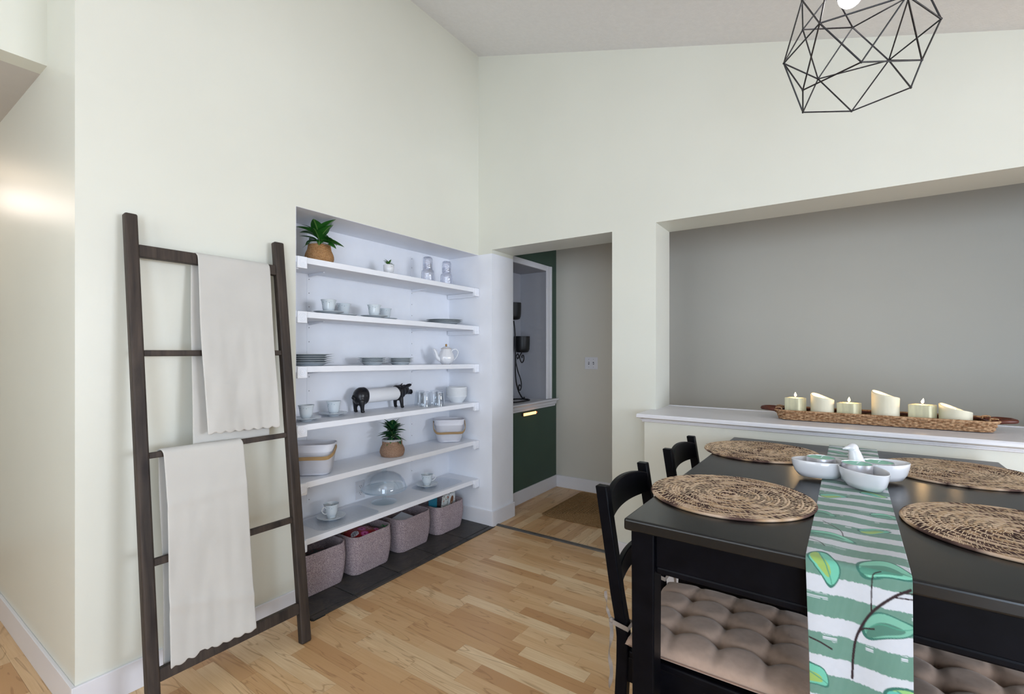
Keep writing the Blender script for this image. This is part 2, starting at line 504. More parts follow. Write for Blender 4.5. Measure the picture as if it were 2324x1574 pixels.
# battens on the recess back
for yy in (-1.229, -.4163):
    for z0, z1 in ((1.82, 1.99), (1.535, 1.745), (1.25, 1.465), (.965, 1.18), (.67, .885), (.42, .6)):
        bt = MB().box(-.297, -.2945, yy, yy+.026, z0+.004, z1-.004).build('shelf_standard', M_NICHE, niche, 0, .0006)
        for k in (.12, .5, .88):
            MB().lathe([(0, .0012), (.0024, .0010), (.0024, 0)], 8).move(lambda p, zz=z0+(z1-z0)*k, y0=yy: Vector((-.2945+p.z, y0+.013+p.x, zz+p.y))).build('screw', M_SCREW, bt)
# back wall with door opening and pass-through
b = MB()
slab(b, -.40, .127, 0, .28, 2.030); slab(b, .127, 1.0705, 0, .28, 2.057); slab(b, 1.0705, 1.3478, 0, .28, 0)
slab(b, 1.3478, 3.62, 0, .28, 2.0735); slab(b, 3.62, 4.0, 0, .28, 0); slab(b, 4.0, XR, 0, .28, 0)
struct(b.build('wall_back', M_WALL, smooth=0))
struct(MB().box(1.3415, 3.62, -.19, .27, 0, .905).build('wall_half', M_WALL, smooth=0))
# cap of the half wall with stepped moulding
capb = [(-.252, .935), (-.252, .947), (-.246, .9535), (.305, .9535), (.310, .949), (.310, .930), (-.235, .930), (-.245, .931)]
cap = struct(MB().prism(capb, 'x', 1.316, 3.63).build('trim_1', M_TRIM, smooth=25))
mold = [(-.19, .905), (-.198, .905), (-.202, .909), (-.202, .914), (-.212, .917), (-.212, .922), (-.222, .925), (-.232, .930), (-.19, .930)]
b = MB().prism(mold, 'x', 1.332, 3.63)
b.prism([(1.3415-(p[0]+.19)*-1*-1 if False else 1.3415+(p[0]+.19), p[1]) for p in mold], 'y', -.2, 0.0)
b.build('cap_moulding', M_TRIM, cap, 25)
MB().box(1.3478, 3.62, .262, .285, .9535, .9575).build('cap_back_strip', M_TRIM, cap, 0, .001)
# far wall and green side wall of the passage
wall('wall_far', [(-.45, XR+.1, YB, YB+.1, 0, 2.62)], mat('dimmed_wall_paint', (.66, .635, .565), .5, spec=.3, var=.012, vscale=1.5, bump=.1, bscale=160, bdist=.0006))  # wall paint darkened: the passage's dimmer light is put into the colour
b = MB()
b.box(-.12, 0, .28, .34, 0, 2.62); b.box(-.12, 0, 1.04, YB, 0, 2.62); b.box(-.12, 0, .34, 1.04, 2.055, 2.62); b.box(-.12, 0, .34, 1.04, 0, .82)
struct(b.build('wall_green', M_GREEN, smooth=0))
b = MB()
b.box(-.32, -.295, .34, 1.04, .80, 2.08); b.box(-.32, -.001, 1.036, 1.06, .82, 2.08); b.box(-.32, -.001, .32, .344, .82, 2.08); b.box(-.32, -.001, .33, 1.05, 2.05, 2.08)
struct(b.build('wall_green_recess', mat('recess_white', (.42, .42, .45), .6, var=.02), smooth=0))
t = struct(MB().box(0, .018, 1.012, 1.0925, .858, 2.10).build('trim_2', M_TRIM, smooth=0, bevel=.004))
MB().box(0, .018, .30, 1.0115, 2.05, 2.10).build('casing', M_TRIM, t, 0, .004)
MB().box(.018, .024, 1.070, 1.0925, .858, 2.10).build('casing_bead', M_TRIM, t, 0, .002)
b = MB(); b.prism([(-.28, .838), (.045, .838), (.05, .843), (.05, .850), (.045, .855), (-.28, .855)], 'y', .30, 1.182)
b.prism([(0, .785), (.012, .785), (.015, .80), (.024, .806), (.03, .83), (.04, .838), (0, .838)], 'y', .30, 1.172)
struct(b.build('trim_3', M_TRIM, smooth=25))
# ceilings
b = MB()
for xa, xb in ((-.352, 4.0), (4.0, XR+.1)):
    b.hexa([(xa, YR-.1, CZ(xa)), (xb, YR-.1, CZ(xb)), (xb, .28, CZ(xb)), (xa, .28, CZ(xa))],
           [(xa, YR-.1, CZ(xa)+.1), (xb, YR-.1, CZ(xb)+.1), (xb, .28, CZ(xb)+.1), (xa, .28, CZ(xa)+.1)])
struct(b.build('ceiling', M_CEIL, smooth=0))
b = MB(); b.box(XH, -.451, YR, -2.315, 2.432, 2.55)
struct(b.build('ceiling_hall', M_SOFFIT, smooth=0))
b = MB(); slab(b, -.451, -.352, YR, -2.315, 2.432)
struct(b.build('wall_header', M_WALL, smooth=0))
struct(MB().box(-.45, XR+.1, .28, YB+.1, 2.50, 2.6).build('ceiling_passage', M_CEIL, smooth=0))
# walls the photograph does not show: right (with window), rear (with patio door), hall end
wall('wall_right', [(XR, XR+.12, YR, -2.15, 0, 2.6), (XR, XR+.12, -.35, .3, 0, 2.6), (XR, XR+.12, -2.15, -.35, 0, .82), (XR, XR+.12, -2.15, -.35, 2.02, 2.6), (XR, XR+.12, .28, YB+.1, 0, 2.62)], M_WALL)
wr = struct(MB().box(XR-.012, XR, -2.23, -2.15, .76, 2.10).build('window_1', M_TRIM, smooth=0))
for q in ((XR-.012, XR, -.35, -.27, .76, 2.10), (XR-.012, XR, -2.15, -.35, 2.02, 2.10), (XR-.03, XR, -2.15, -.35, .78, .82)):
    MB().box(*q).build('window_casing', M_TRIM, wr, 0)
b = MB(); slab(b, XH, .08, YR-.12, YR, 0); slab(b, 2.02, 2.88, YR-.12, YR, 0); slab(b, 2.88, 4.62, YR-.12, YR, 2.06); slab(b, 4.62, XR+.1, YR-.12, YR, 0); slab(b, .08, 2.02, YR-.12, YR, 2.54); b.box(.08, 2.02, YR-.12, YR, 0, 1.06)
struct(b.build('wall_rear', M_WALL, smooth=0))
wall('wall_hall_end', [(XH-.1, XH, YR, -2.2, 0, 2.6)], M_WALL)
# baseboards
BH = .113
def base(name, *boxes):
    b = MB()
    for q in boxes: b.box(*q)
    return struct(b.build(name, M_TRIM, smooth=0, bevel=.002))
base('baseboard_left', (0, .012, -2.327, -1.478, 0, BH), (XH, 0, -2.327, -2.315, 0, BH))
base('baseboard_corner', (-.297, .139, -.012, 0, 0.001, BH), (.127, .139, 0, .29, 0, BH), (-.297, -.285, -1.478, -.012, 0.0085, .1))
base('baseboard_passage', (0, .012, .28, YB, 0, BH), (0, 3.0, YB-.012, YB, 0, BH))
base('baseboard_half_wall', (1.3295, 3.62, -.202, -.19, 0, BH), (1.3295, 1.3415, -.19, 0, 0, BH))
base('baseboard_pier', (1.0585, 1.3294, -.012, 0, 0, BH), (1.0585, 1.0705, 0, .29, 0, BH))
struct(MB().prism([(.036, 0), (.041, .006), (.05, .009), (.06, .009), (.07, .006), (.075, 0)], 'x', .139, 1.0585).build('trim_threshold', M_THRESH, smooth=25))

# ================================================================ SHELVES
SH = [(1.782, 1.776), (1.5055, 1.492), (1.2263, 1.2052), (.9286, .918), (.6325, .631), (.3407, .3405)]
def sz(i, y):
    a, c = SH[i]; return a+(c-a)*(y+1.478)/1.478
words = ['top', 'second', 'third', 'fourth', 'fifth', 'lowest']
ord_l = ['topmost white shelf board in the wall recess under its ceiling', 'second white shelf board from the top, holding cups and three plates',
         'third white shelf board from the top, holding the white teapot', 'white shelf board carrying the black pig roll holder',
         'white shelf board carrying two perforated baskets and a plant', 'lowest white shelf board, above the four woven floor baskets']
for i in range(6):
    zl, zr = SH[i]
    t = thing('wall_shelf', ord_l[i], 'shelf', (0, -.739, (zl+zr)/2-.031), 0, 'white shelves in the recess')
    zo = (zl+zr)/2-.031
    y0, y1 = -1.476+.739, -.001+.739
    a, c = zl-zo, zr-zo
    MB().hexa([(-.294, y0, a-.031), (-.002, y0, a-.031), (-.002, y1, c-.031), (-.294, y1, c-.031)],
              [(-.294, y0, a), (-.002, y0, a), (-.002, y1, c), (-.294, y1, c)]).build('board', M_NICHE, t, 0, .0015)
    for yy, z in ((y0+.003, a), (y1-.055, c)):
        bl = MB().box(-.012, .010, yy, yy+.052, z-.060, z-.001).build('corner_block', M_NICHE, t, 0, .002)
        for r in (.020, .012, .004):
            MB().lathe([(r-.0018, 0), (r-.0012, .0018), (r+.0012, .0018), (r+.0018, 0)], 28).move(lambda p, y_=yy+.026, z_=z-.030: Vector((.0098+p.z, y_+p.x, z_+p.y))).build('rosette_ring', M_NICHE, bl)
    for yy, z in ((y0+.002, a), (y1-.022, c)):
        MB().box(-.292, -.014, yy, yy+.02, z-.064, z-.0315).build('cleat', M_NICHE, t, 0, .001)
    for yw in (-1.216+.739, -.403+.739):
        z = a+(c-a)*(yw-y0)/(y1-y0)
        MB().prism([(-.292, z-.0315), (-.15, z-.0315), (-.15, z-.036), (-.285, z-.050), (-.292, z-.050)], 'y', yw-.004, yw+.004).build('bracket', M_NICHE, t, 0)

# ================================================================ DINING TABLE
TZ = .88
TA = R(-1.2)
tbl = thing('dining_table', 'black wooden dining table with four placemats and a green runner', 'table', (2.272, -.997, 0), TA)
TW, TL = .466, .702
MB().box(-TW, TW, -TL, TL, TZ-.030, TZ).build('tabletop', M_BLACKTOP, tbl, 0, .006, 3)
for sx in (-1, 1):
    for sy in (-1, 1):
        cx, cy = sx*(TW-.043), sy*(TL-.046)
        b = MB(); b.hexa([(cx-.026, cy-.026, 0), (cx+.026, cy-.026, 0), (cx+.026, cy+.026, 0), (cx-.026, cy+.026, 0)],
                         [(cx-.030, cy-.030, TZ-.030), (cx+.030, cy-.030, TZ-.030), (cx+.030, cy+.030, TZ-.030), (cx-.030, cy+.030, TZ-.030)])
        b.build('leg', M_BLACK, tbl, 0, .004)
for sy in (-1, 1):
    yc = sy*(TL-.040)
    b = MB().box(-TW+.073, TW-.073, yc-.011, yc+.011, TZ-.125, TZ-.030); ap = b.build('apron', M_BLACK, tbl, 0, .002)
    MB().box(-TW+.073, TW-.073, yc-.0135, yc+.0135, TZ-.131, TZ-.113).build('apron_bead', M_BLACK, ap, 0, .005)
for sx in (-1, 1):
    xc = sx*(TW-.040)
    MB().box(xc-.011, xc+.011, -TL+.076, TL-.076, TZ-.125, TZ-.030).build('apron', M_BLACK, tbl, 0, .002)

# ---- runner (printed cloth), draped over both table ends
def vnoise(x, seed):
    rs = np.random.RandomState(seed); g = rs.rand(4096)
    i = np.floor(x).astype(int); f = x-i; f = f*f*(3-2*f)
    return g[i % 4096]*(1-f)+g[(i+1) % 4096]*f
def lin(h): return np.array(srgb(h))
def seg_dist(px, py, pts):
    d = np.full(px.shape, 9.0)
    for (ax, ay), (bx, by) in zip(pts[:-1], pts[1:]):
        vx, vy = bx-ax, by-ay; L = vx*vx+vy*vy+1e-12
        t = np.clip(((px-ax)*vx+(py-ay)*vy)/L, 0, 1)
        d = np.minimum(d, np.hypot(px-ax-t*vx, py-ay-t*vy))
    return d
RW = .168
def runner_print(u, v):
    """u metres across from the left edge, v metres down from the near table edge (negative = on the top)"""
    v = v/1.3
    col = np.empty(u.shape+(3,)); col[:] = lin('#66897a')
    col += (vnoise(u*300+v*90, 3)[..., None]-.5)*.015
    row = np.floor((v+.0145)/.0605); jag = (vnoise(u*420+row*17, 5)-.5)*.0016+(vnoise(u*95+row*9+7, 6)-.5)*.0012
    ph = ((v+jag-.023) % .0605)
    dry = vnoise(u*70+np.floor((v-.02)/.0605)*31, 8)
    white = ph < .0262
    streak = (ph > .0275) & (ph < .036) & (dry > .70) & (vnoise(v*1100, 9) > .62)
    col[white | streak] = lin('#c3c5ca')
    leaves = [(.034, .004, .036, .021, 1.35, 0), (.130, -.012, .046, .024, .12, 1), (.132, .077, .044, .017, -.25, 2), (.148, .192, .036, .032, 1.3, 3), (.010, .176, .026, .017, .5, 0),
              (.040, -.120, .048, .014, .25, 1), (.120, -.19, .034, .014, -.3, 0), (.02, -.25, .03, .014, .4, 2), (.145, -.30, .03, .014, .1, 1), (.035, -.40, .036, .016, -.2, 0), (.13, -.46, .034, .017, .2, 3),
              (.03, -.62, .04, .018, .1, 1), (.13, -.75, .04, .018, -.2, 0), (.03, -.95, .04, .018, .3, 2), (.13, -1.10, .04, .018, 0, 1), (.03, -1.22, .045, .02, .1, 0), (.14, -1.33, .045, .02, .0, 3), (.05, .30, .04, .02, .4, 1), (.12, .40, .04, .02, -.4, 0)]
    for cu, cv, a, b_, ang, k in leaves:
        c, s = math.cos(ang), math.sin(ang)
        x = ((u-cu)*c+(v-cv)*s)/a; y = (-(u-cu)*s+(v-cv)*c)/b_
        y2 = y/(1.05-.35*x)+.25*np.sin(x*3+k)
        r = x*x+y2*y2
        col[r < 1] = lin('#376a5d')
        col[r < .78] = lin(('#6db89e', '#7dc0a5', '#74ab95', '#8cbb74')[k])
        col[((x+.15)**2/.5+(y2-.25)**2/.22) < 1] = lin(('#95b05e', '#528a75', '#4f7a6a', '#5fb0a0')[k])
        col[np.abs(y2-.12*np.sin(4*x))*(r < .75)+9*(r >= .75) < .05] = lin('#4f8f78')
    def line(pts, w0, w1=None):
        pts = [(p.x, p.y) for p in bez([(a, b, 0) for a, b in pts], 8)]
        d = seg_dist(u, v, pts); col[d < w0] = lin('#2f1f22')
    line([(.073, .166), (.076, .130), (.084, .098), (.107, .060), (.138, .032), (.165, .016)], .0021)
    line([(.106, .062), (.107, .030), (.110, .006), (.122, -.004)], .0011)
    line([(.083, .100), (.093, .088), (.110, .083)], .0012)
    line([(.138, .031), (.168, .029)], .0010); line([(.15, .022), (.168, .021)], .0010)
    line([(.002, .121), (.02, .124), (.040, .131)], .0013)
    line([(.02, -.20), (.055, -.16), (.062, -.13)], .0011); line([(.09, -.18), (.15, -.21)], .0011)
    line([(.0, -.085), (.02, -.075), (.03, -.06)], .0011)
    return np.clip(col, 0, 1)
def build_runner():
    NU = 140
    front, back = .50, .16
    Ltop = 2*TL+.012
    total = back+Ltop+front; step = .0014
    NV = int(total/step)
    u = np.linspace(0, RW, NU+1); s = np.linspace(0, total, NV+1)
    U, S = np.meshgrid(u, s)
    v = S-(back+Ltop)                       # 0 at near edge, + hanging
    r = .010
    # path in (y, z)
    Y = np.empty_like(S); Z = np.empty_like(S)
    yF, yN = TL+.006, -TL-.006
    top = (S >= back) & (v <= 0)
    Y[top] = yF-(S[top]-back); Z[top] = TZ+.0022
    h = v > 0; Y[h] = yN-.001; Z[h] = TZ+.0022-v[h]
    k = S < back; Y[k] = yF+.001; Z[k] = TZ+.0022-(back-S[k])
    # soften folds
    near = np.abs(v) < r*1.2
    t = (v[near]/(r*1.2)+1)/2*PI/2
    Y[near] = yN+r-r*np.sin(t)-.001; Z[near] = TZ+.0022-r+r*np.cos(t)
    w = vnoise(S*9, 21)*.006+vnoise(S*23+5, 22)*.002
    wav = np.where(top, w*np.sin(U/RW*PI*1.3+S*5)**2, 0)*np.clip(-v/.05, 0, 1)*np.clip((S-back)/.05, 0, 1)
    bowl = np.exp(-((v+.53)/.24)**2)
    Z += wav*(1-.75*bowl)
    Y -= np.where(h, .004*np.sin(U/RW*9+1)*np.clip(v/.1, 0, 1)+.006*np.clip(v/.3, 0, 1), 0)
    X = U-RW/2+np.where(h, (U/RW-.5)*-.006*np.clip(v/.2, 0, 1), 0)+np.clip(v, 0, 1)*.02
    co = np.stack([X, Y, Z], -1).reshape(-1, 3)
    n1 = NU+1
    i, j = np.meshgrid(np.arange(NU), np.arange(NV)); a = (j*n1+i).ravel()
    fc = np.stack([a, a+1, a+1+n1, a+n1], -1)
    me = bpy.data.meshes.new('table_runner'); me.from_pydata(co.tolist(), [], fc.tolist())
    pr = 0
    for du in (-.00035, .00035):
        for dv in (-.00035, .00035): pr = pr+runner_print(np.clip(U+du, 0, RW), v+dv)/4
    set_print(me, pr.reshape(-1, 3)); me.materials.append(attr_mat('printed_cotton', .85, .2, .2, 1500, .15)); me.shade_smooth()
    o = put('table_runner', me, None, loc=(2.283, -.997, 0), rot=(0, 0, TA))
    sm = o.modifiers.new('thickness', 'SOLIDIFY'); sm.thickness = .0016; sm.offset = 0
    tag(o, 'green and white striped table runner printed with leaves hanging over the table edge', 'table runner')
build_runner()

# ---- placemats: coiled rope with stitching
def build_mat():
    rr, pitch = .215, .0082; turns = rr/pitch
    rs = random.Random(3); path = []; n = 56
    tot = int(turns*n); cols = []; ang = 0; run = 0; dark = False; c = None
    cd = [srgb('#55403a'), srgb('#6a5249'), srgb('#46342f')]; ct = [srgb('#c9ab90'), srgb('#d8bda3'), srgb('#b89877'), srgb('#d0b49c')]
    NS = 6; vs = []; fs = []; vc = []
    for i in range(tot+1):
        a = 2*PI*i/n; r = .004+pitch*i/n
        if r > rr-.001: r = rr-.001
        if run <= 0:
            q = mnoise.noise(Vector((a*r*9+a*1.3, r*46, 1.7)))+.55*mnoise.noise(Vector((math.cos(a)*r*26, math.sin(a)*r*26, 4.2)))+rs.uniform(-.22, .22)
            dark = q > -.02; run = rs.uniform(.006, .022); c = rs.choice(cd if dark else ct)
        run -= 2*PI*max(r, .01)/n
        hz = .0042
        for k in range(NS):
            b = 2*PI*k/NS; vs.append(((r+math.cos(b)*pitch*.53)*math.cos(a), (r+math.cos(b)*pitch*.53)*math.sin(a), hz+math.sin(b)*.0040)); vc.append(c)
        if i:
            o0 = (i-1)*NS; o1 = i*NS
            fs += [(o0+k, o0+(k+1) % NS, o1+(k+1) % NS, o1+k) for k in range(NS)]
    me = bpy.data.meshes.new('coil'); me.from_pydata(vs, [], fs); me.materials.append(attr_mat('coiled_straw', .9, .15, .8, 500)); me.shade_smooth()
    set_print(me, np.array(vc))
    st = MB()
    for tno in range(2, int(turns)):
        r = .004+pitch*(tno+.1); m = max(6, int(2*PI*r/.0125)); ph = rs.random()*6
        for k in range(m):
            a = ph+2*PI*k/m+rs.uniform(-.03, .03); da = .0032/r
            p = []
            for rr_, aa in ((r-pitch*.62, a-da*1.2), (r-pitch*.62, a-da*.6), (r+pitch*.62, a+da*1.2), (r+pitch*.62, a+da*.6)):
                p.append((rr_*math.cos(aa), rr_*math.sin(aa), .0079))
            st.add(p+[((r)*math.cos(a), (r)*math.sin(a), .0089)], [(0, 1, 4), (1, 2, 4), (2, 3, 4), (3, 0, 4)])
    ms = st.mesh('stitching', mat('straw_thread', srgb('#cdb494'), .8), 0)
    return me, ms
coil_me, stitch_me = build_mat()
for (x, y, a, lab) in ((1.979, -1.343, 0.3, 'round woven straw placemat at the near left corner of the black table'),
                       (1.974, -.612, 1.7, 'round woven straw placemat at the far left corner of the table, nearest the door opening'),
                       (2.584, -.630, 3.1, 'round woven straw placemat at the far right corner, behind the white bowls'),
                       (2.588, -1.285, 4.4, 'round woven straw placemat at the near right corner, cut by the picture edge')):
    t = thing('placemat', lab, 'placemat', (x, y, TZ), a, 'coiled straw placemats')
    put('coil', coil_me, t); put('stitching', stitch_me, t)

# ================================================================ CHAIRS
def build_chair(label, loc, rz):
    """local: x forward from the rear posts, y across"""
    t = thing('dining_chair', label, 'chair', loc, rz, 'black dining chairs')
    hw = .19
    path = [(-.036, 0), (-.012, .25), (-.004, .331), (.0006, .4235), (.0016, .494), (-.0037, .540), (-.017, .612), (-.040, .765), (-.063, .911)]
    for s in (-1, 1):
        rs = []
        y0 = s*hw; y1 = s*(hw-.030)
        ya, yb = min(y0, y1), max(y0, y1)
        for x, z in path: rs.append([(x, ya, z), (x+.034, ya, z), (x+.034, yb, z), (x, yb, z)])
        MB().rings(rs).build('rear_post', M_BLACK, t, 25, .003)
        rs = [[(.41, ya, z), (.444, ya, z), (.444, yb, z), (.41, yb, z)] for z in (0, .43)]
        MB().rings(rs).build('front_leg', M_BLACK, t, 0, .003)
        MB().box(.030, .415, ya+.006, yb-.006, .375, .445).build('side_apron', M_BLACK, t, 0, .002)
        MB().box(-.005, .42, ya+.007, yb-.007, .15, .185).build('side_stretcher', M_BLACK, t, 0, .002)
    def rail(zc, hgt, arch, xs, nm):
        n = 18; b = MB(); rs = []
        for i in range(n+1):
            q = -1+2*i/n; yy = q*(hw-.028); x = xs+.014-.020*(1-q*q); tp = zc+hgt/2+arch*(1-q*q)**.8; bt = zc-hgt/2+arch*.22*(1-q*q)
            lean = -.10
            rs.append([(x+lean*(bt-zc)*-1*-1, yy, bt), (x+.017+lean*(bt-zc), yy, bt), (x+.017+lean*(tp-zc), yy, tp), (x+lean*(tp-zc), yy, tp)])
        b.rings(rs).build(nm, M_BLACK, t, 25, .003)
    rail(.848, .066, .022, -.052, 'top_rail')
    rail(.655, .045, .012, -.024, 'back_slat')
    MB().box(.418, .436, -hw+.03, hw-.03, .375, .445).build('front_apron', M_BLACK, t, 0, .002)
    MB().box(.006, .024, -hw+.03, hw-.03, .375, .445).build('rear_apron', M_BLACK, t, 0, .002)
    MB().box(.20, .22, -hw+.02, hw-.02, .150, .18).build('cross_stretcher', M_BLACK, t, 0, .002)
    MB().prism([(.036, -hw+.002), (.036, hw-.002), (.455, hw+.012), (.455, -hw-.012)][::-1], 'z', .445, .466).build('seat', M_BLACK, t, 0, .005)
    return t
CH = [('black wooden dining chair at the near left of the table, taupe tie on its post', (1.720, -1.373, 0), 0),
      ('black wooden dining chair at the far left of the table, nearest the half wall', (1.727, -.735, 0), R(-1)),
      ('black wooden dining chair on the right side of the table, only its seat in view', (2.82, -1.36, 0), R(180))]
for c in CH: build_chair(*c)
# ---- tufted cushions
def cushion_mesh():
    N = 72; w = .205; T = 4
    def top(u, v):
        x, y = (u*2-1), (v*2-1)
        ex = (1-abs(x)**5)*(1-abs(y)**5)
        e = max(ex, 0)**.38
        cu, cv = u*T, v*T
        fu, fv = abs((cu-.5) % 1-.5)*2, abs((cv-.5) % 1-.5)*2      # 0 at tuft lines
        # tufts at cell corners inside the border
        du = abs(cu-round(cu)); dv = abs(cv-round(cv))
        inside = .5 < cu < T-.5 and .5 < cv < T-.5
        tu = min(max(round(cu), 1), T-1); tv = min(max(round(cv), 1), T-1)
        d = math.hypot(cu-tu, cv-tv)
        dim = math.exp(-(d/.22)**2)
        lu = abs(cu-tu); lv = abs(cv-tv)
        crease = .55*max(math.exp(-(lu/.09)**2)*math.exp(-max(0, lv-.1)*.6), math.exp(-(lv/.09)**2)*math.exp(-max(0, lu-.1)*.6))
        h = .030+.040*e-.022*dim-.017*crease*e-.004*math.sin(u*9+v*4)*0
        h += .003*math.sin(cu*2*PI*1.5+cv)*math.sin(cv*2*PI*1.2)*(1-e)
        bul = 1+.02*math.sin(u*T*2*PI)*(abs(y) > .9)
        return x*(w+.024)*bul, y*w*(1+.02*math.sin(v*T*2*PI)*(abs(x) > .9)), .026+(h-.030 if e > 0 else 0)
    b = MB()
    b.grid(lambda u, v: top(u, v), N, N)
    def bot(u, v):
        x, y, z = top(u, v); e = max((1-abs(u*2-1)**5)*(1-abs(v*2-1)**5), 0)**.5
        return x, y, .026-.024*e
    b.grid(bot, N, N)
    me = b.mesh('pad', M_CUSH, 0)
    bm = bmesh.new(); bm.from_mesh(me); bmesh.ops.remove_doubles(bm, verts=bm.verts, dist=.0004); bmesh.ops.recalc_face_normals(bm, faces=bm.faces); bm.to_mesh(me); bm.free()
    me.shade_smooth()
    return me
pad = cushion_mesh()
seam_path = [(p[0], p[1], .026) for p in rrect(.460, .412, .02, 5)]
seam = MB().tube(seam_path, .0016, 5, closed=True).mesh('seam', mat('taupe_thread', srgb('#8a6f60'), .9), 60)
def ribbon(b, pts, w=.007):
    P = bez(pts, 8); vs = []; fs = []
    for i, p in enumerate(P):
        tw = math.sin(i*.33)*1.0
        d = Vector((math.cos(tw), math.sin(tw), 0))*w
        vs += [tuple(p-d), tuple(p+d)]
        if i: fs.append((2*i-2, 2*i-1, 2*i+1, 2*i))
    b.add(vs, fs)
for i, (lab, off) in enumerate((('taupe tufted seat cushion on the near left chair, left of the runner', 0), ('taupe tufted seat cushion on the far left chair, mostly hidden by the table', 0), ('taupe tufted seat cushion on the right side chair, right of the hanging runner', 0))):
    (x, y, z), rz = CH[i][1], CH[i][2]
    c, s = math.cos(rz), math.sin(rz)
    t = thing('seat_cushion', lab, 'cushion', (x+.262*c, y+.262*s, .466), rz, 'tufted seat cushions')
    put('pad', pad, t); put('seam', seam, t)
    for sy in (-1, 1):
        b = MB(); py = sy*.176; px = -.249
        # loop round the post, knot and two tails
        b.tube([(px+dx, py+dy, .062+dz) for dx, dy, dz in ((.03, -.022*sy*-1, 0), (.028, .019, 0), (-.018, .019, .002), (-.018, -.019, .004), (.028, -.019, 0))], .0065, 6, closed=True, flat=.22, up=(0, 0, 1)) if False else None
        loop = [(px+.024, py-.019), (px+.024, py+.019), (px-.018, py+.019), (px-.018, py-.019)]
        rs = []
        for lx, ly in loop:
            nx, ny = (1 if lx > px else -1)*.0015, (1 if ly > py else -1)*.0015
            z0 = .060-(lx-px)*.18
            rs.append([(lx, ly, z0), (lx+nx, ly+ny, z0), (lx+nx, ly+ny, z0+.013), (lx, ly, z0+.013)])
        b.rings(rs, closed=True)
        b.ell((px-.026, py-.012, .070), (.008, .007, .008), 10, 8)
        ribbon(b, [(px-.028, py-.012, .072), (px-.036, py-.015, .095), (px-.040, py-.016, .120), (px-.042, py-.018, .150)], .0045)
        ribbon(b, [(px-.028, py-.012, .066), (px-.024, py-.016, .03), (px-.030, py-.020, -.02), (px-.022, py-.022, -.07), (px-.030, py-.020, -.12)], .0055)
        b.build('tie', M_TIE, t, 60)

# ================================================================ CENTREPIECE: three joined bowls with a bird
ctr = thing('bowl_centrepiece', 'white ceramic centrepiece of three joined oval bowls with a bird handle', 'bowl', (2.288, -.945, TZ+.0065), 0)
def oval_bowl(cx, cy, a, b_, ang, H=.056):
    prof = [(0, .004), (.55, .002), (.72, .004), (.88, .020), (.97, .042), (1.0, H), (.975, H+.0015), (.945, H-.001), (.90, .040), (.80, .018), (.60, .0085), (0, .008)]
    m = MB(); m.lathe(prof, 44)
    c, s = math.cos(ang), math.sin(ang)
    def tf(p):
        x = p.x*a; y = p.y*b_*(1-.18*p.x)
        return Vector((cx+x*c-y*s, cy+x*s+y*c, p.z))
    return m.move(tf)
bowls = [(-.098, -.028, .080, .055, R(196), 1), (.022, -.102, .084, .056, R(-62), 2), (.080, .050, .076, .054, R(35), 3)]
for cx, cy, a, b_, g, k in bowls:
    oval_bowl(cx, cy, a, b_, g).build('bowl', M_CERAM, ctr, 50)
MB().ell((0, -.01, .020), (.042, .038, .018)).build('joint', M_CERAM, ctr, 60)
bird = MB()
bird.tube([(.006, 0, .004), (.006, 0, .022), (.005, 0, .045), (.002, 0, .070), (-.002, 0, .090), (-.005, 0, .100)], [.036, .034, .028, .021, .0165, .012], 20); bird.ell((-.006, 0, .1015), (.0165, .0155, .0155))
bird.tube([(-.014, -.006, .103), (-.026, -.012, .100), (-.035, -.016, .097)], [.009, .0055, .0015], 10)
bo = bird.build('bird_handle', M_CERAM, ctr, 60)
rm = bo.modifiers.new('blend', 'REMESH'); rm.mode = 'VOXEL'; rm.voxel_size = .0024; rm.use_smooth_shade = True
sm = bo.modifiers.new('soft', 'SMOOTH'); sm.factor = .5; sm.iterations = 6
for (dx, dy, r, tz, lab) in ((-.092, -.020, .041, .021, 'mint green tealight candle in the left bowl of the white centrepiece'),
                          (.003, -.062, .041, .022, 'mint green tealight candle in the front bowl of the white centrepiece'),
                          (.062, .040, .042, .014, 'mint green tealight candle low in the rear right bowl')):
    t = thing('tealight', lab, 'candle', (2.288+dx, -.945+dy, TZ+.0065+.0095), 0, 'mint tealights in the bowls')
    H = .034+tz
    MB().lathe([(0, 0), (r*.93, 0), (r, .003), (r, H), (r-.0012, H+.0008), (r-.002, H-.001), (r-.002, .004), (0, .004)], 36).build('cup', M_ALU, t, 40)
    MB().lathe([(0, .003), (r-.0021, .003), (r-.0021, H-.0012), (r*.5, H-.0022), (0, H-.0016)], 36).build('wax', M_TEAL, t, 60)
    MB().tube([(0, 0, H-.004), (.001, 0, H+.001), (.006, .001, H+.003)], .0011, 6).build('wick', M_PAPER, t)

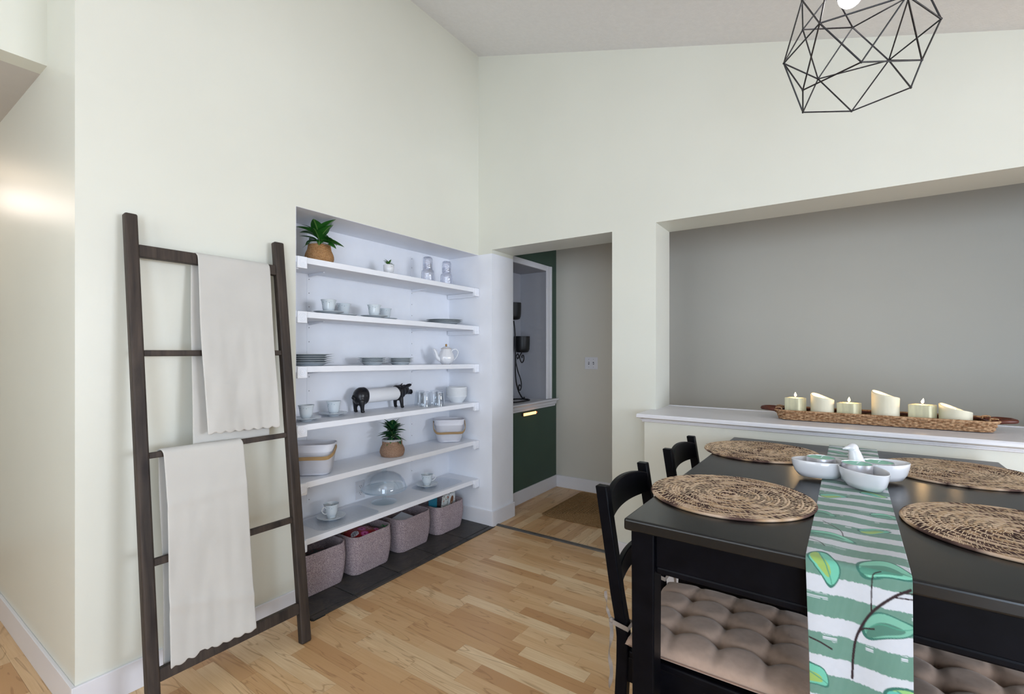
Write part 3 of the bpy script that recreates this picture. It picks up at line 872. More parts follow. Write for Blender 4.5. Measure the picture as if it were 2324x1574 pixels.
# ================================================================ CANDLE TRAY ON THE HALF WALL
CAPZ = .9535
tray = thing('wicker_tray', 'long woven wicker tray with brown loop handles on the half wall cap', 'tray', (2.395, .055, CAPZ+.001), R(2.0))
LW, LD = .80, .215
def tray_wall():
    # slats woven round stakes: bulging rows
    b = MB(); per = rrect(LW, LD, .05, 8)
    pts = []
    # resample the perimeter
    L = [0]
    for i in range(len(per)):
        L.append(L[-1]+math.dist(per[i], per[(i+1) % len(per)]))
    n = 384
    for k in range(n):
        s = L[-1]*k/n; i = max(j for j in range(len(per)) if L[j] <= s)
        f = (s-L[i])/(L[i+1]-L[i]+1e-9); a, c = per[i], per[(i+1) % len(per)]
        pts.append((a[0]+(c[0]-a[0])*f, a[1]+(c[1]-a[1])*f))
    rows = 6
    for r in range(rows):
        z = .006+r*.0068; ring = []
        for k, (x, y) in enumerate(pts):
            d = Vector((x, y, 0)); g = math.sin(2*PI*k/n*48+(PI if r % 2 else 0))
            fl = 1+.006*r; off = .0042*g
            nrm = Vector((x/(LW/2)**1, y/(LD/2)**1, 0)).normalized() if True else d
            ring.append((x*fl+nrm.x*off, y*fl*1.01+nrm.y*off, z))
        b.tube(ring, .0038, 6, closed=True)
    b.tube([(x*1.05, y*1.06, .046) for x, y in pts], .0050, 7, closed=True)
    return b
tray_wall().build('woven_wall', M_WICK, tray, 50)
MB().prism(rrect(LW-.01, LD-.01, .046, 8), 'z', .001, .007).build('base', M_WICKD, tray, 0)
b = MB().tube([(x*.985, y*.975, .040) for x, y in rrect(LW, LD, .05, 8)], .0055, 6, closed=True); b.build('inner_rim', M_WICKD, tray, 50)
for s in (-1, 1):
    h = bez([(s*.400, -.055, .040), (s*.435, -.055, .046), (s*.475, -.030, .047), (s*.483, 0, .046), (s*.475, .030, .047), (s*.435, .055, .046), (s*.400, .055, .040)], 8)
    MB().tube(h, .0095, 10).build('handle', M_WICKD, tray, 60)
    for yy in (-.055, .055):
        MB().tube([(s*.405+dx, yy, .040+dz) for dx, dz in ((-.012, .016), (.0, .018), (.012, .016), (.014, -.004), (-.014, -.006))], .0035, 6, closed=True).build('handle_wrap', M_WICK, tray, 60)

def flame_mat():
    m = bpy.data.materials.new('candle_flame'); m.use_nodes = True; q = NB(m)
    sp = q.new('ShaderNodeSeparateXYZ'); q.link(q.coord('Object'), sp.inputs[0])
    q.b.inputs['Base Color'].default_value = (1, .8, .4, 1)
    c = q.ramp(q.math('MULTIPLY', sp.outputs[2], 30), [(0, (1, .45, .12)), (.4, (1, .80, .42)), (1, (1, .72, .3))])
    q.link(c, q.b.inputs['Emission Color']); q.b.inputs['Emission Strength'].default_value = 9
    return m
M_FLAME = flame_mat()
def flame_mesh(b, z, tilt, H=.026, r=.0058):
    prof = [(0, 0), (.55, .12), (.95, .30), (1.0, .42), (.75, .62), (.35, .85), (0, 1)]
    k = MB().lathe([(a*r, c*H) for a, c in prof], 14)
    k.move(lambda p: Vector((p.x+tilt*p.z*p.z*20, p.y, p.z)))
    return k
cz0 = CAPZ+.001+.0075
square = [(2.0640, .101, 1.0601, 'square ivory candle at the left end of the wicker tray', 0), (2.2928, .107, 1.0464, 'short square ivory candle third from the left in the wicker tray', .1), (2.5717, .112, 1.0540, 'square ivory candle fifth from the left, its flame leaning right', .9)]
for x, d, zt, lab, tl in square:
    y = .055+(x-2.395)*.035
    t = thing('square_candle', lab, 'candle', (x, y, cz0), R(64), 'square ivory candles in the tray')
    H = zt-cz0; w = d*.74
    MB().prism(rrect(w, w, .006, 4), 'z', 0, H).build('wax', M_WAXP, t, 30, .003)
    MB().tube([(0, 0, H-.003), (.0008, 0, H+.006)], .001, 6).build('wick', mat('burnt_wick', (.02, .015, .012), .9), t)
    fl = flame_mesh(None, 0, tl).build('flame', M_FLAME, t, 60); fl.location = (0, 0, H+.003)
    ld = bpy.data.lights.new('candle_glow', 'POINT'); ld.energy = .22; ld.color = (1, .62, .28); ld.shadow_soft_size = .012
    lo = bpy.data.objects.new('candle_glow', ld); COL.objects.link(lo); lo.parent = t; lo.location = (0, 0, H+.018)
rnd = [(2.1814, .101, 1.085, 'round ivory candle with a wavy melted rim, second from the left in the tray', .028, 1.5), (2.4354, .108, 1.110, 'tallest round ivory candle with a wavy rim in the middle of the tray', .030, 1.6), (2.6861, .114, 1.062, 'low round ivory candle with a sloping rim at the right end of the tray', .034, 1.6)]
M_GLOW = emit('glowing_wax', (1, .72, .38), 1.6)
for x, d, zt, lab, amp, ph in rnd:
    y = .055+(x-2.395)*.035
    t = thing('round_candle', lab, 'candle', (x, y, cz0), 0, 'round ivory candles in the tray')
    H = zt-cz0; r = d/2; n = 48
    def rim(a): return H-amp*.5+amp*.5*math.cos(a-ph-PI*.45)+amp*.12*math.cos(2*a+ph)
    rs = []
    for kr, kz in ((1.0, 0), (1.0, .5), (1.0, .9), (1.01, .97), (.985, 1.0), (.93, 1.005), (.86, .96)):
        rs.append([(kr*r*math.cos(2*PI*i/n), kr*r*math.sin(2*PI*i/n), rim(2*PI*i/n)*kz if kz < .99 else rim(2*PI*i/n)*kz) for i in range(n)])
    zl = H-amp-.016
    rs.append([(.80*r*math.cos(2*PI*i/n), .80*r*math.sin(2*PI*i/n), zl+.006) for i in range(n)])
    rs.append([(.3*r*math.cos(2*PI*i/n), .3*r*math.sin(2*PI*i/n), zl) for i in range(n)])
    MB().rings(rs).build('wax', M_WAX, t, 60)
    MB().lathe([(0, 0), (.006, .006), (.007, .012), (.004, .024), (0, .032)], 12).build('flame_tip', M_GLOW, t, 60).location = (0, 0, zl)
    ld = bpy.data.lights.new('candle_glow', 'POINT'); ld.energy = .2; ld.color = (1, .62, .28); ld.shadow_soft_size = .012
    lo = bpy.data.objects.new('candle_glow', ld); COL.objects.link(lo); lo.parent = t; lo.location = (0, 0, zl+.040)

# ================================================================ PENDANT LAMP
pc = Vector((2.275, -.985, 2.285))
PV = dict(A=(2.148,-1.074,2.416), B=(2.197,-1.174,2.267), C=(2.142,-.905,2.42), D=(2.285,-.828,2.416), E=(2.091,-.994,2.275), F=(2.149,-1.055,2.139),
          G=(2.184,-.801,2.284), H=(2.298,-1.129,2.141), I=(2.384,-.812,2.277), J=(2.452,-.957,2.181), K=(2.489,-1.004,2.264), L=(2.143,-.922,2.125),
          M=(2.28,-.908,2.096), N=(2.429,-.929,2.118), P=(2.399,-1.148,2.28), Q=(2.426,-.919,2.408), U=(2.225,-1.075,2.486), V=(2.228,-.925,2.505), W=(2.345,-1.06,2.49), X=(2.43,-1.03,2.42), T=(2.278,-.985,2.53))
PE = 'AE AC AB BE BF BH BP CE CG CD DQ DG DI EF EL EG FL FH GL GM GI HP HJ IQ IK IN IM IJ JK JP JN KP KQ KX MN ML AU BU AV CV DV UP UW WP WX PX QX VQ WV TU TV TW'.split()
lamp = thing('pendant_lamp', 'black wire cage pendant lamp of triangular facets hanging over the table', 'lamp', tuple(pc))
cmap = {k: Vector(v)-pc for k, v in PV.items()}
for e in PE:
    a, c = cmap[e[0]], cmap[e[1]]
    MB().tube([a, a.lerp(c, .5), c], .0024, 8).build('cage_wire', M_WIRE, lamp, 60)
for k, v in cmap.items(): MB().ell(v, (.0038,)*3, 8, 6).build('cage_joint', M_WIRE, lamp, 60)
zt = CZ(pc.x)-pc.z
MB().tube([cmap['T'], Vector((0, 0, zt-.03))], .003, 8).build('cord', M_WIRE, lamp, 60)
MB().lathe([(0, zt-.012), (.02, zt-.03), (.052, zt-.012), (.058, zt+.02), (0, zt+.02)], 28).build('canopy', M_WIRE, lamp, 40)
MB().lathe([(0, .25), (.018, .25), (.020, .24), (.020, .19), (.016, .185), (0, .185)], 20).build('socket', M_WIRE, lamp, 40)
MB().ell((0, 0, .148), (.034, .034, .036)).build('bulb', emit('lit_bulb', (1, .96, 1), 14), lamp, 60)
MB().lathe([(.012, .19), (.014, .180), (.022, .168)], 18).build('bulb_neck', M_PORC, lamp, 60)
ld = bpy.data.lights.new('bulb_light', 'POINT'); ld.energy = 4; ld.color = (1, .93, .98); ld.shadow_soft_size = .03
lo = bpy.data.objects.new('bulb_light', ld); COL.objects.link(lo); lo.parent = lamp; lo.location = (0, 0, .145)

# ================================================================ BLANKET LADDER
th = math.atan((.285-.06)/1.82)
lad = thing('blanket_ladder', 'dark stained wooden blanket ladder leaning on the wall left of the shelves', 'ladder', (.285, -1.88, 0))
lad.rotation_euler = (0, -th, 0)
def LY(y): return y+1.88
for ya, yb in ((-2.190, -2.149), (-1.621, -1.574)):
    a, c = LY(ya), LY(yb)
    b = MB().box(-.034, 0, a, c, .002 if True else 0, 1.832)
    b.build('stile', M_LADDER, lad, 0, .007, 3)
for z, h, d in ((1.694, .046, .026), (1.306, .022, .020), (.928, .022, .020), (.547, .026, .022), (.158, .045, .026)):
    o = MB().box(-.017-d/2, -.017+d/2, LY(-2.150), LY(-1.620), -h/2, h/2).build('rung', M_LADDER, lad, 0, .003)
    o.location = (0, 0, z); o.rotation_euler = (0, 0, 0)

# throws folded over the rungs
def throw(label, y0, y1, rung, zf0, zf1, zb0, zb1, hem, skew_top, seed):
    """front hangs to zf (left,right), back to zb; coordinates in the ladder frame"""
    rs = random.Random(seed); NU, NV = 60, 110
    ztop = rung+.016
    def P(u, v):
        yl = y0+(y1-y0)*u
        # v: 0 back hem .. .5 over the rung .. 1 front hem
        zf = zf0+(zf1-zf0)*u; zb = zb0+(zb1-zb0)*u
        tp = ztop+skew_top*(u-.5)
        n1 = mnoise.noise(Vector((u*3+seed, v*5, seed)))
        n2 = mnoise.noise(Vector((u*8, v*9+seed, 3.3)))
        sc = hem*abs(math.sin(u*PI*7.5+seed))
        if v < .47:
            f = v/.47; z = zb+(tp-.02-zb)*f; x = -.017-.022-.010*(1-f)*0-.003*n1
            z -= sc*(1-f)**14; dy = -.030*(1-f*.75) if seed == 1 else -.012*(1-f)
            x -= .004*math.sin(u*6+1)*(1-f)
        elif v < .53:
            a = (v-.47)/.06*PI; x = -.017-.022*math.cos(a)-.0; z = tp-.02+.020*math.sin(a); dy = -.008*(1-(v-.47)/.06)
        else:
            f = (v-.53)/.47; z = tp-.02+(zf-tp+.02)*f; x = -.017+.022+.006*n1*f+.004*n2*f+.010*math.sin(f*PI)*.3
            z -= sc*f**16; dy = 0
            x += .008*max(0, f-.75)*math.sin(u*5+seed)+(.012*f*f*math.sin(u*3.2+seed*2))
            x += .006*math.exp(-((f-.72-.10*u)/.025)**2)*(1 if seed == 2 else .4)+.004*math.exp(-((f-.25+.03*u)/.02)**2)*(seed == 2)
        y = LY(yl)+dy+.012*(mnoise.noise(Vector((v*3+seed, .3, 7)))-.1)*abs(2*u-1)+(u-.5)*(-.010*math.sin(v*PI))
        return (x, y, z)
    b = MB().grid(P, NU, NV)
    o = b.build('throw_blanket', M_CLOTH, None, 80)
    o.location = lad.location; o.rotation_euler = lad.rotation_euler
    s = o.modifiers.new('thickness', 'SOLIDIFY'); s.thickness = .006; s.offset = 0
    sb = o.modifiers.new('sub', 'SUBSURF'); sb.levels = 1; sb.render_levels = 1
    tag(o, label, 'blanket', 'cream throws on the ladder')
    return o
throw('cream scallop edged throw hung over the top rung of the ladder', -1.962, -1.652, 1.694+.010, .985, .975, .90, .93, .010, 0, 1)
throw('cream throw with faint creases hung over a lower rung of the ladder', -2.112, -1.815, .928, .168, .172, .16, .2, .008, -.004, 2)

# ================================================================ TABLEWARE BUILDERS
def cup_print():
    m = mat('floral_porcelain', (.74, .78, .80), .12, coat=.4, var=.01)
    q = NB(m); t = q.coord('Object'); sp = q.new('ShaderNodeSeparateXYZ'); q.link(t, sp.inputs[0])
    band = q.ramp(sp.outputs[2], [(.0445, 0.0), (.048, 1.0), (.064, 1.0), (.068, 0.0)])
    vo = q.new('ShaderNodeTexVoronoi'); vo.inputs['Scale'].default_value = 95; q.link(t, vo.inputs['Vector'])
    spot = q.ramp(vo.outputs[0], [(.28, 1.0), (.40, 0.0)]); big = q.ramp(q.noise(t, 34, 1), [(.50, 0.0), (.56, 1.0)])
    k = q.math('MULTIPLY', q.math('MULTIPLY', spot, big), band)
    q.color(q.mix(q.math('MULTIPLY', k, .75), (.70, .76, .80), srgb('#4f8f90')))
    return m
M_CUP = cup_print()
def cup_parts(t, rim=.0415, H=.074, handle_ang=0, base_z=0):
    k = rim/.0415; h = H/.074
    prof = [(0, .004), (.018, .004), (.021, 0), (.0235, 0), (.0245, .004), (.0225, .010), (.028, .015), (.0325, .030), (.0345, .050), (.0375, .064), (.0415, .074), (.0405, .0746), (.036, .064), (.033, .050), (.031, .030), (.026, .016), (0, .013)]
    MB().lathe([(r*k, z*h) for r, z in prof], 40).move(lambda p: p+Vector((0, 0, base_z))).build('cup_body', M_CUP, t, 50)
    hp = bez([(.033, 0, .055), (.045, 0, .066), (.058, 0, .062), (.062, 0, .050), (.054, 0, .038), (.042, 0, .030), (.032, 0, .028)], 6)
    c, s = math.cos(handle_ang), math.sin(handle_ang)
    MB().tube([(p.x*k*c, p.x*k*s, p.z*h+base_z) for p in hp], .0028, 8).build('handle', M_PORC, t, 60)
def saucer(t, r=.077, m=None):
    k = r/.077
    prof = [(0, .003), (.024, .003), (.026, 0), (.030, 0), (.032, .004), (.050, .009), (.068, .015), (.077, .018), (.0765, .0195), (.067, .0165), (.048, .0105), (.030, .006), (.027, .0075), (.024, .006), (0, .006)]
    MB().lathe([(a*k, z) for a, z in prof], 48).build('saucer_body', m or M_PLATE, t, 50)
def cup_set(i, x, y, rim, sr, ha, lc, ls, dx=0, dy=0):
    z = sz(i, y)+.0006
    t = thing('saucer', ls, 'saucer', (x, y, z), 0, 'porcelain saucers'); saucer(t, sr)
    c = thing('teacup', lc, 'cup', (x+dx, y+dy, z+.0061), 0, 'floral porcelain teacups'); cup_parts(c, rim, .079*rim/.0415, ha)
# second shelf
cup_set(1, -.105, -1.218, .0415, .081, R(140), 'floral teacup nearest the ladder on the second shelf', 'saucer under the teacup nearest the ladder on the second shelf')
cup_set(1, -.205, -1.045, .0415, .077, R(125), 'floral teacup behind the first one on the second shelf, left pair', 'saucer behind the first one on the second shelf, left pair')
cup_set(1, -.105, -.900, .0415, .081, R(130), 'front teacup of the middle pair on the second shelf', 'front saucer of the middle pair on the second shelf')
cup_set(1, -.205, -.725, .0400, .077, R(128), 'rear teacup of the middle pair on the second shelf', 'rear saucer of the middle pair on the second shelf')
# fourth shelf
cup_set(3, -.120, -1.345, .0415, .077, R(135), 'floral teacup beside the ladder on the shelf with the pig', 'saucer beside the ladder on the shelf with the pig')
cup_set(3, -.190, -1.125, .0415, .078, R(135), 'floral teacup just left of the black pig roll holder', 'saucer just left of the black pig roll holder')
# lowest shelf
cup_set(5, -.160, -1.163, .0425, .079, R(-85), 'teacup at the left of the lowest shelf, below the mesh basket', 'saucer at the left of the lowest shelf on a glass plate', 0, 0)
cup_set(5, -.175, -.372, .0415, .079, R(50), 'teacup right of the glass cake dome on the lowest shelf', 'saucer right of the glass cake dome on the lowest shelf')
# glass snack plates below them
for x, y, w, d, a, lab in ((-.135, -1.115, .40, .235, 88, 'clear etched glass snack plate under the left cup on the lowest shelf'), (-.14, -.30, .36, .22, 92, 'clear etched glass snack plate under the right cup on the lowest shelf')):
    z = sz(5, y)
    t = thing('glass_plate', lab, 'plate', (x, y, z-.0002), R(a), 'glass snack plates')
    MB().rings([[(p[0]*s, p[1]*s, zz) for p in rrect(w, d, .05, 8)] for s, zz in ((.90, .0004), (1, .0015), (1, .0022), (.9, .0006))], cap=True).build('plate_body', M_GLASSE, t, 40)
# plates
def plate_mesh(r):
    k = r/.135
    prof = [(0, .003), (.070, .003), (.073, 0), (.077, 0), (.081, .003), (.098, .0115), (.135, .0172), (.1345, .0184), (.097, .0132), (.079, .0060), (0, .0062)]
    return MB().lathe([(a*k, z) for a, z in prof], 56).mesh('plate', M_PLATE, 50)
def stack(i, x, y, r, n, dz, where):
    me = plate_mesh(r); z = sz(i, y)+.0006
    for k in range(n):
        o = put('plate', me, None, loc=(x+random.uniform(-.002, .002), y+random.uniform(-.002, .002), z+k*dz))
        pos = ('bottom', 'second', 'third', 'fourth', 'top')[k] if k < n-1 else 'top'
        tag(o, f'pale plate, {pos} from below in the stack {where}' if 0 < k < n-1 else f'pale plate, {pos} of the stack {where}', 'plate', 'porcelain plates '+where)
stack(1, -.148, -.215, .134, 3, .0105, 'at the right end of the second shelf')
stack(2, -.142, -1.318, .134, 5, .0112, 'at the left end of the third shelf')
stack(2, -.125, -.898, .088, 4, .0092, 'of small plates mid third shelf')
stack(2, -.125, -.668, .088, 4, .0092, 'of small plates beside the teapot')
# teapot
t = thing('teapot', 'white fluted porcelain teapot with a gold knob on the third shelf', 'teapot', (-.115, -.235, sz(2, -.235)+.0006), R(64))
n = 64; rs = []
prof = [(.030, 0), (.034, .003), (.044, .012), (.056, .030), (.0585, .046), (.054, .066), (.043, .088), (.037, .104), (.036, .112)]
for r, z in prof:
    rs.append([(r*(1+.035*abs(math.cos(5*a))-.02)*math.cos(a), r*(1+.035*abs(math.cos(5*a))-.02)*math.sin(a), z) for a in [2*PI*i/n for i in range(n)]])
MB().rings(rs).build('body', M_CERAM, t, 50)
ld_ = MB().lathe([(.0385, .111), (.0395, .1135), (.036, .117), (.022, .125), (.008, .130), (0, .131)], 36).build('lid', M_CERAM, t, 50)
MB().lathe([(.0388, .1125), (.0402, .1135), (.0388, .1145)], 36, closed=True).build('gold_line', M_GOLD, ld_, 60)
MB().ell((0, 0, .1385), (.0078, .0078, .0088)).build('knob', M_GOLD, ld_, 60)
MB().tube(bez([(-.045, 0, .030), (-.068, 0, .048), (-.078, 0, .078), (-.088, 0, .100), (-.100, 0, .110)], 6), [.017-.010*i/24 for i in range(25)], 12).build('spout', M_CERAM, t, 60)
MB().tube(bez([(.040, 0, .088), (.052, 0, .104), (.075, 0, .108), (.092, 0, .094), (.090, 0, .068), (.072, 0, .040), (.054, 0, .026)], 6), .0038, 10).build('handle', M_CERAM, t, 60)
# stacked cereal bowls on the fourth shelf
bm_ = MB().lathe([(0, .004), (.040, .004), (.042, 0), (.046, 0), (.048, .005), (.062, .022), (.074, .042), (.080, .052), (.0795, .0535), (.072, .043), (.058, .022), (.044, .009), (0, .0085)], 52).mesh('bowl', M_PORC, 50)
for k in range(8):
    o = put('cereal_bowl', bm_, None, loc=(-.130, -.100, sz(3, -.1)+.0006+k*.0088))
    tag(o, ['lowest white bowl of the stack right of the glass tumblers', 'second lowest white bowl of the stack right of the tumblers', 'third lowest white bowl of the stack right of the tumblers', 'fourth white bowl from below in the stack right of the tumblers', 'fifth white bowl from below in the stack right of the tumblers', 'sixth white bowl from below in the stack right of the tumblers', 'second highest white bowl of the stack right of the tumblers', 'topmost white bowl of the stack right of the tumblers'][k], 'bowl', 'stacked white bowls')
# upturned tumblers
gm = MB().lathe([(0, .104), (.024, .104), (.030, .101), (.0315, .096), (.0395, .002), (.0390, 0), (.0372, .001), (.0300, .090), (.027, .094), (0, .094)], 36).mesh('glass', M_GLASS, 50)
for x, y, lab in ((-.105, -.462, 'upturned clear tumbler, front left of the four beside the pig'), (-.055, -.372, 'upturned clear tumbler, front right of the four beside the bowls'), (-.200, -.415, 'upturned clear tumbler, rear left of the four'), (-.150, -.325, 'upturned clear tumbler, rear right of the four')):
    tag(put('tumbler', gm, None, loc=(x, y, sz(3, y)+.0008)), lab, 'glass', 'upturned tumblers')
# carafes with tumbler lids on the top shelf
for x, y, lab in ((-.120, -.420, 'textured glass carafe with an upturned tumbler, left of the two'), (-.120, -.225, 'textured glass carafe with an upturned tumbler, right of the two')):
    t = thing('carafe', lab, 'carafe', (x, y, sz(0, y)+.0006), 0, 'glass carafes on the top shelf')
    MB().lathe([(0, .003), (.042, 0), (.0455, .004), (.0455, .070), (.043, .085), (.034, .096), (.030, .102), (.030, .135), (.028, .135), (.028, .103), (.032, .094), (.041, .084), (.0435, .070), (.0435, .006), (0, .006)], 36).build('carafe_body', M_GLASSP, t, 50)
    MB().lathe([(.0345, .100), (.0345, .165), (.031, .177), (.024, .182), (0, .183), (0, .180), (.023, .179), (.0325, .163), (.0325, .100)], 36).build('tumbler_lid', M_GLASSP, t, 50)
# cake stand with dome
t = thing('cake_stand', 'clear glass footed cake stand with a domed cover on the lowest shelf', 'cake stand', (-.150, -.782, sz(5, -.78)+.0006), 0)
MB().lathe([(0, .008), (.012, .008), (.05, .004), (.078, 0), (.080, .002), (.05, .008), (.016, .016), (.010, .030), (.012, .045), (.010, .056), (.020, .068), (0, .070)], 44).build('foot', M_GLASSB, t, 50)
MB().lathe([(0, .069), (.10, .069), (.138, .078), (.1445, .088), (.1425, .0895), (.136, .081), (.10, .073), (0, .073)], 60).build('plate', M_GLASSB, t, 50)
MB().lathe([(.134, .083), (.1355, .083), (.134, .105), (.124, .135), (.100, .165), (.065, .184), (.03, .192), (0, .194), (0, .192), (.03, .190), (.064, .182), (.0985, .1635), (.1225, .134), (.1325, .105)], 60, closed=False).build('dome', M_GLASS, t, 50)
MB().lathe([(0, .192), (.018, .193), (.019, .197), (.010, .201), (.010, .204), (.017, .209), (.019, .215), (.016, .221), (.008, .224), (0, .2245)], 28).build('dome_knob', M_GLASSB, t, 50)
# wall outlet behind it
t = thing('wall_outlet', 'white double wall outlet on the recess back, left of the cake dome', 'outlet', (-.297, -.856, .412))
MB().box(0, .005, -.036, .036, -.058, .058).build('plate', M_SWITCH, t, 0, .002)
for dz in (-.021, .021):
    f = MB().prism([(y*.0165, z*.0145+dz) for y, z in [(math.cos(a), max(-.85, min(.85, math.sin(a)*1.15))) for a in [2*PI*i/24 for i in range(24)]]], 'x', .004, .007).build('socket', M_SWITCH, t, 0)
    for yy in (-.0062, .0062): MB().box(.0068, .0074, yy-.0013, yy+.0013, dz-.001, dz+.008).build('slot', M_GREY, f, 0)
    MB().box(.0068, .0074, -.0025, .0025, dz-.0095, dz-.0050).build('ground_slot', M_GREY, f, 0)

# ================================================================ PLANTS
def leaf_mesh(L, Wd, curl, fold):
    b = MB(); n, m = 10, 6
    def P(u, v):
        w = Wd*math.sin(PI*min(1, u*.97+.03)**.8)**.9
        y = (v*2-1)*w
        return (u*L, y, -curl*u*u*L+fold*abs(y)+.0)
    b.grid(P, n, m); return b
def plant(name, label, loc, pot, leaves, seed, lm, ht, spread, llen):
    t = thing(name, label, 'plant', loc, 0); pot(t)
    rs = random.Random(seed)
    shp = [leaf_mesh(llen*k, llen*.29*k, c, .35).mesh('leaf', lm, 60) for k, c in ((1, .45), (.85, .25), (.72, .7))]
    for me in shp: me.name = 'leaf'
    return t, rs, shp
def pot_jute(t, rb, H, rtop, m, band, mb):
    prof = []; rows = int(H/.0062)
    def rad(z):
        f = z/H; return rb*(.80+.20*math.sin(PI*min(1, f*1.15+.12))) if f < .75 else rtop+(rb*(.80+.20*math.sin(PI*min(1, .75*1.15+.12)))-rtop)*(1-((f-.75)/.25)**1.4)
    out = [(0, 0)]
    for k in range(rows):
        z = H*k/rows; dz = H/rows
        for q in (.0, .25, .5, .75):
            zz = z+dz*q; out.append((rad(zz)+.0026*math.sin(PI*q), zz))
    out += [(rtop, H), (rtop-.004, H), (rtop-.005, H-.02), (0, H-.02)]
    b = MB(); n = 60; b.lathe(out, n)
    b.build('basket_pot', m, t, 70)
    MB().lathe([(rtop+.0005, H-.002), (rtop+.0045, H+.002), (rtop+.0045, H+band-.003), (rtop, H+band), (rtop-.005, H+band-.002), (rtop-.005, H-.003)], 48, closed=True).build('white_rim', mb, t, 50)
    MB().lathe([(0, H-.004), (rtop-.005, H-.006)], 32).build('soil', M_SOIL, t, 60)
def add_leaves(t, rs, shp, n, z0, h, tilt, r0, stems=True):
    for k in range(n):
        a = k*2.399+rs.uniform(-.3, .3); f = k/n
        el = tilt[0]+(tilt[1]-tilt[0])*f+rs.uniform(-.12, .12)
        z = z0+h*f
        o = put('leaf', shp[k % len(shp)], t); o.location = (r0*math.cos(a), r0*math.sin(a), z); o.rotation_euler = (rs.uniform(-.3, .3), -el, a)
    if stems: MB().tube([(0, 0, z0-.02), (.002, 0, z0+h)], .0035, 8).build('stem', M_STEM, t, 60)
t, rs, shp = plant('potted_plant', 'leafy green plant in a tan woven basket pot on the top shelf by the ladder', (-.125, -1.262, sz(0, -1.26)+.0006), lambda t: pot_jute(t, .074, .105, .056, M_JUTE, .011, M_PALE), 0, 5, M_LEAF, 0, 0, .112)
add_leaves(t, rs, shp, 22, .110, .060, (.05, 1.15), .010)
t, rs, shp = plant('potted_plant', 'leafy green plant in a rose woven basket pot between the two mesh baskets', (-.125, -.738, sz(4, -.74)+.0006), lambda t: pot_jute(t, .076, .096, .060, M_JUTE2, .013, M_PALE), 0, 9, M_LEAFD, 0, 0, .082)
add_leaves(t, rs, shp, 40, .104, .080, (.15, 1.25), .008)
# small succulent in a footed cup
def pot_small(t):
    MB().lathe([(0, .018), (.020, .018), (.030, .026), (.0335, .045), (.0335, .072), (.032, .074), (.030, .072), (.030, .06), (0, .06)], 36).build('pot', M_CERAM, t, 50)
    for k in range(4):
        a = PI/4+k*PI/2
        MB().tube([(.022*math.cos(a), .022*math.sin(a), .030), (.027*math.cos(a), .027*math.sin(a), .012), (.028*math.cos(a), .028*math.sin(a), 0)], [.008, .007, .006], 10).build('foot', M_CERAM, t, 60)
    MB().lathe([(0, .066), (.030, .064)], 20).build('soil', M_SOIL, t, 60)
t, rs, shp = plant('succulent', 'tiny green succulent in a white footed pot on the top shelf', (-.125, -.768, sz(0, -.77)+.0006), pot_small, 0, 4, M_LEAF, 0, 0, .034)
add_leaves(t, rs, shp, 18, .068, .018, (.25, 1.3), .003, False)

# ================================================================ PIG ROLL HOLDER
pig = thing('pig_roll_holder', 'black cast metal pig holding a white paper roll on the fourth shelf', 'roll holder', (-.200, -.760, sz(3, -.76)+.0006), R(90))
# local x = forwards (towards +y of the room)
b = MB()
b.ell((-.165, 0, .098), (.050, .048, .058)); b.ell((-.150, 0, .100), (.040, .050, .056))
for s in (-1, 1):
    b.ell((-.178, s*.026, .070), (.024, .020, .036)); b.tube([(-.180, s*.030, .075), (-.180, s*.033, .030), (-.178, s*.033, .006)], [.020, .0125, .011], 12)
    b.ell((-.176, s*.033, .006), (.014, .013, .007))
rear = b.build('rear_body', M_PIG, pig, 60)
b = MB()
for i in range(26):
    a = i/25*PI*2.2; b.ell((-.214-.004*i/25*2, .012*math.sin(a), .100+.010*math.cos(a)-.0006*i), (.0055,)*3, 8, 6)
b.tube([(-.205, 0, .112), (-.214, 0, .110)], .006, 8)
b.build('tail', M_PIG, pig, 60)
b = MB()
b.ell((.128, 0, .100), (.034, .047, .053)); b.ell((.158, 0, .106), (.040, .040, .048)); b.ell((.195, 0, .116), (.036, .032, .036)); b.tube([(.205, 0, .108), (.238, 0, .100), (.246, 0, .099)], [.024, .018, .0175], 14)
for s in (-1, 1):
    b.tube([(.140, s*.028, .070), (.143, s*.032, .030), (.146, s*.032, .006)], [.016, .0120, .0105], 12); b.ell((.149, s*.032, .006), (.0135, .012, .007))
front = b.build('front_body', M_PIG, pig, 60)
for o in (rear, front):
    m = o.modifiers.new('blend', 'REMESH'); m.mode = 'VOXEL'; m.voxel_size = .0035; m.use_smooth_shade = True
    m = o.modifiers.new('soft', 'SMOOTH'); m.factor = .5; m.iterations = 5
for s in (-1, 1):
    e = MB(); e.ell((0, 0, 0), (.026, .016, .005), 14, 8)
    e.build('ear', M_PIG, pig, 60, loc=(.196, s*.036, .146), rot=(R(-35*s), R(-20), R(25*s)))
MB().lathe([(0, .110), (.017, .108), (.0175, .100), (0, .098)], 20).move(lambda p: Vector((.150+p.z, p.x, .099+p.y))).build('snout', M_PIG, pig, 50)
MB().lathe([(0, 0), (.043, 0), (.0445, .004), (.0445, .258), (.043, .262), (0, .262)], 44).move(lambda p: Vector((-.138+p.z, p.x, .098+p.y))).build('paper_roll', M_PAPER, pig, 50)

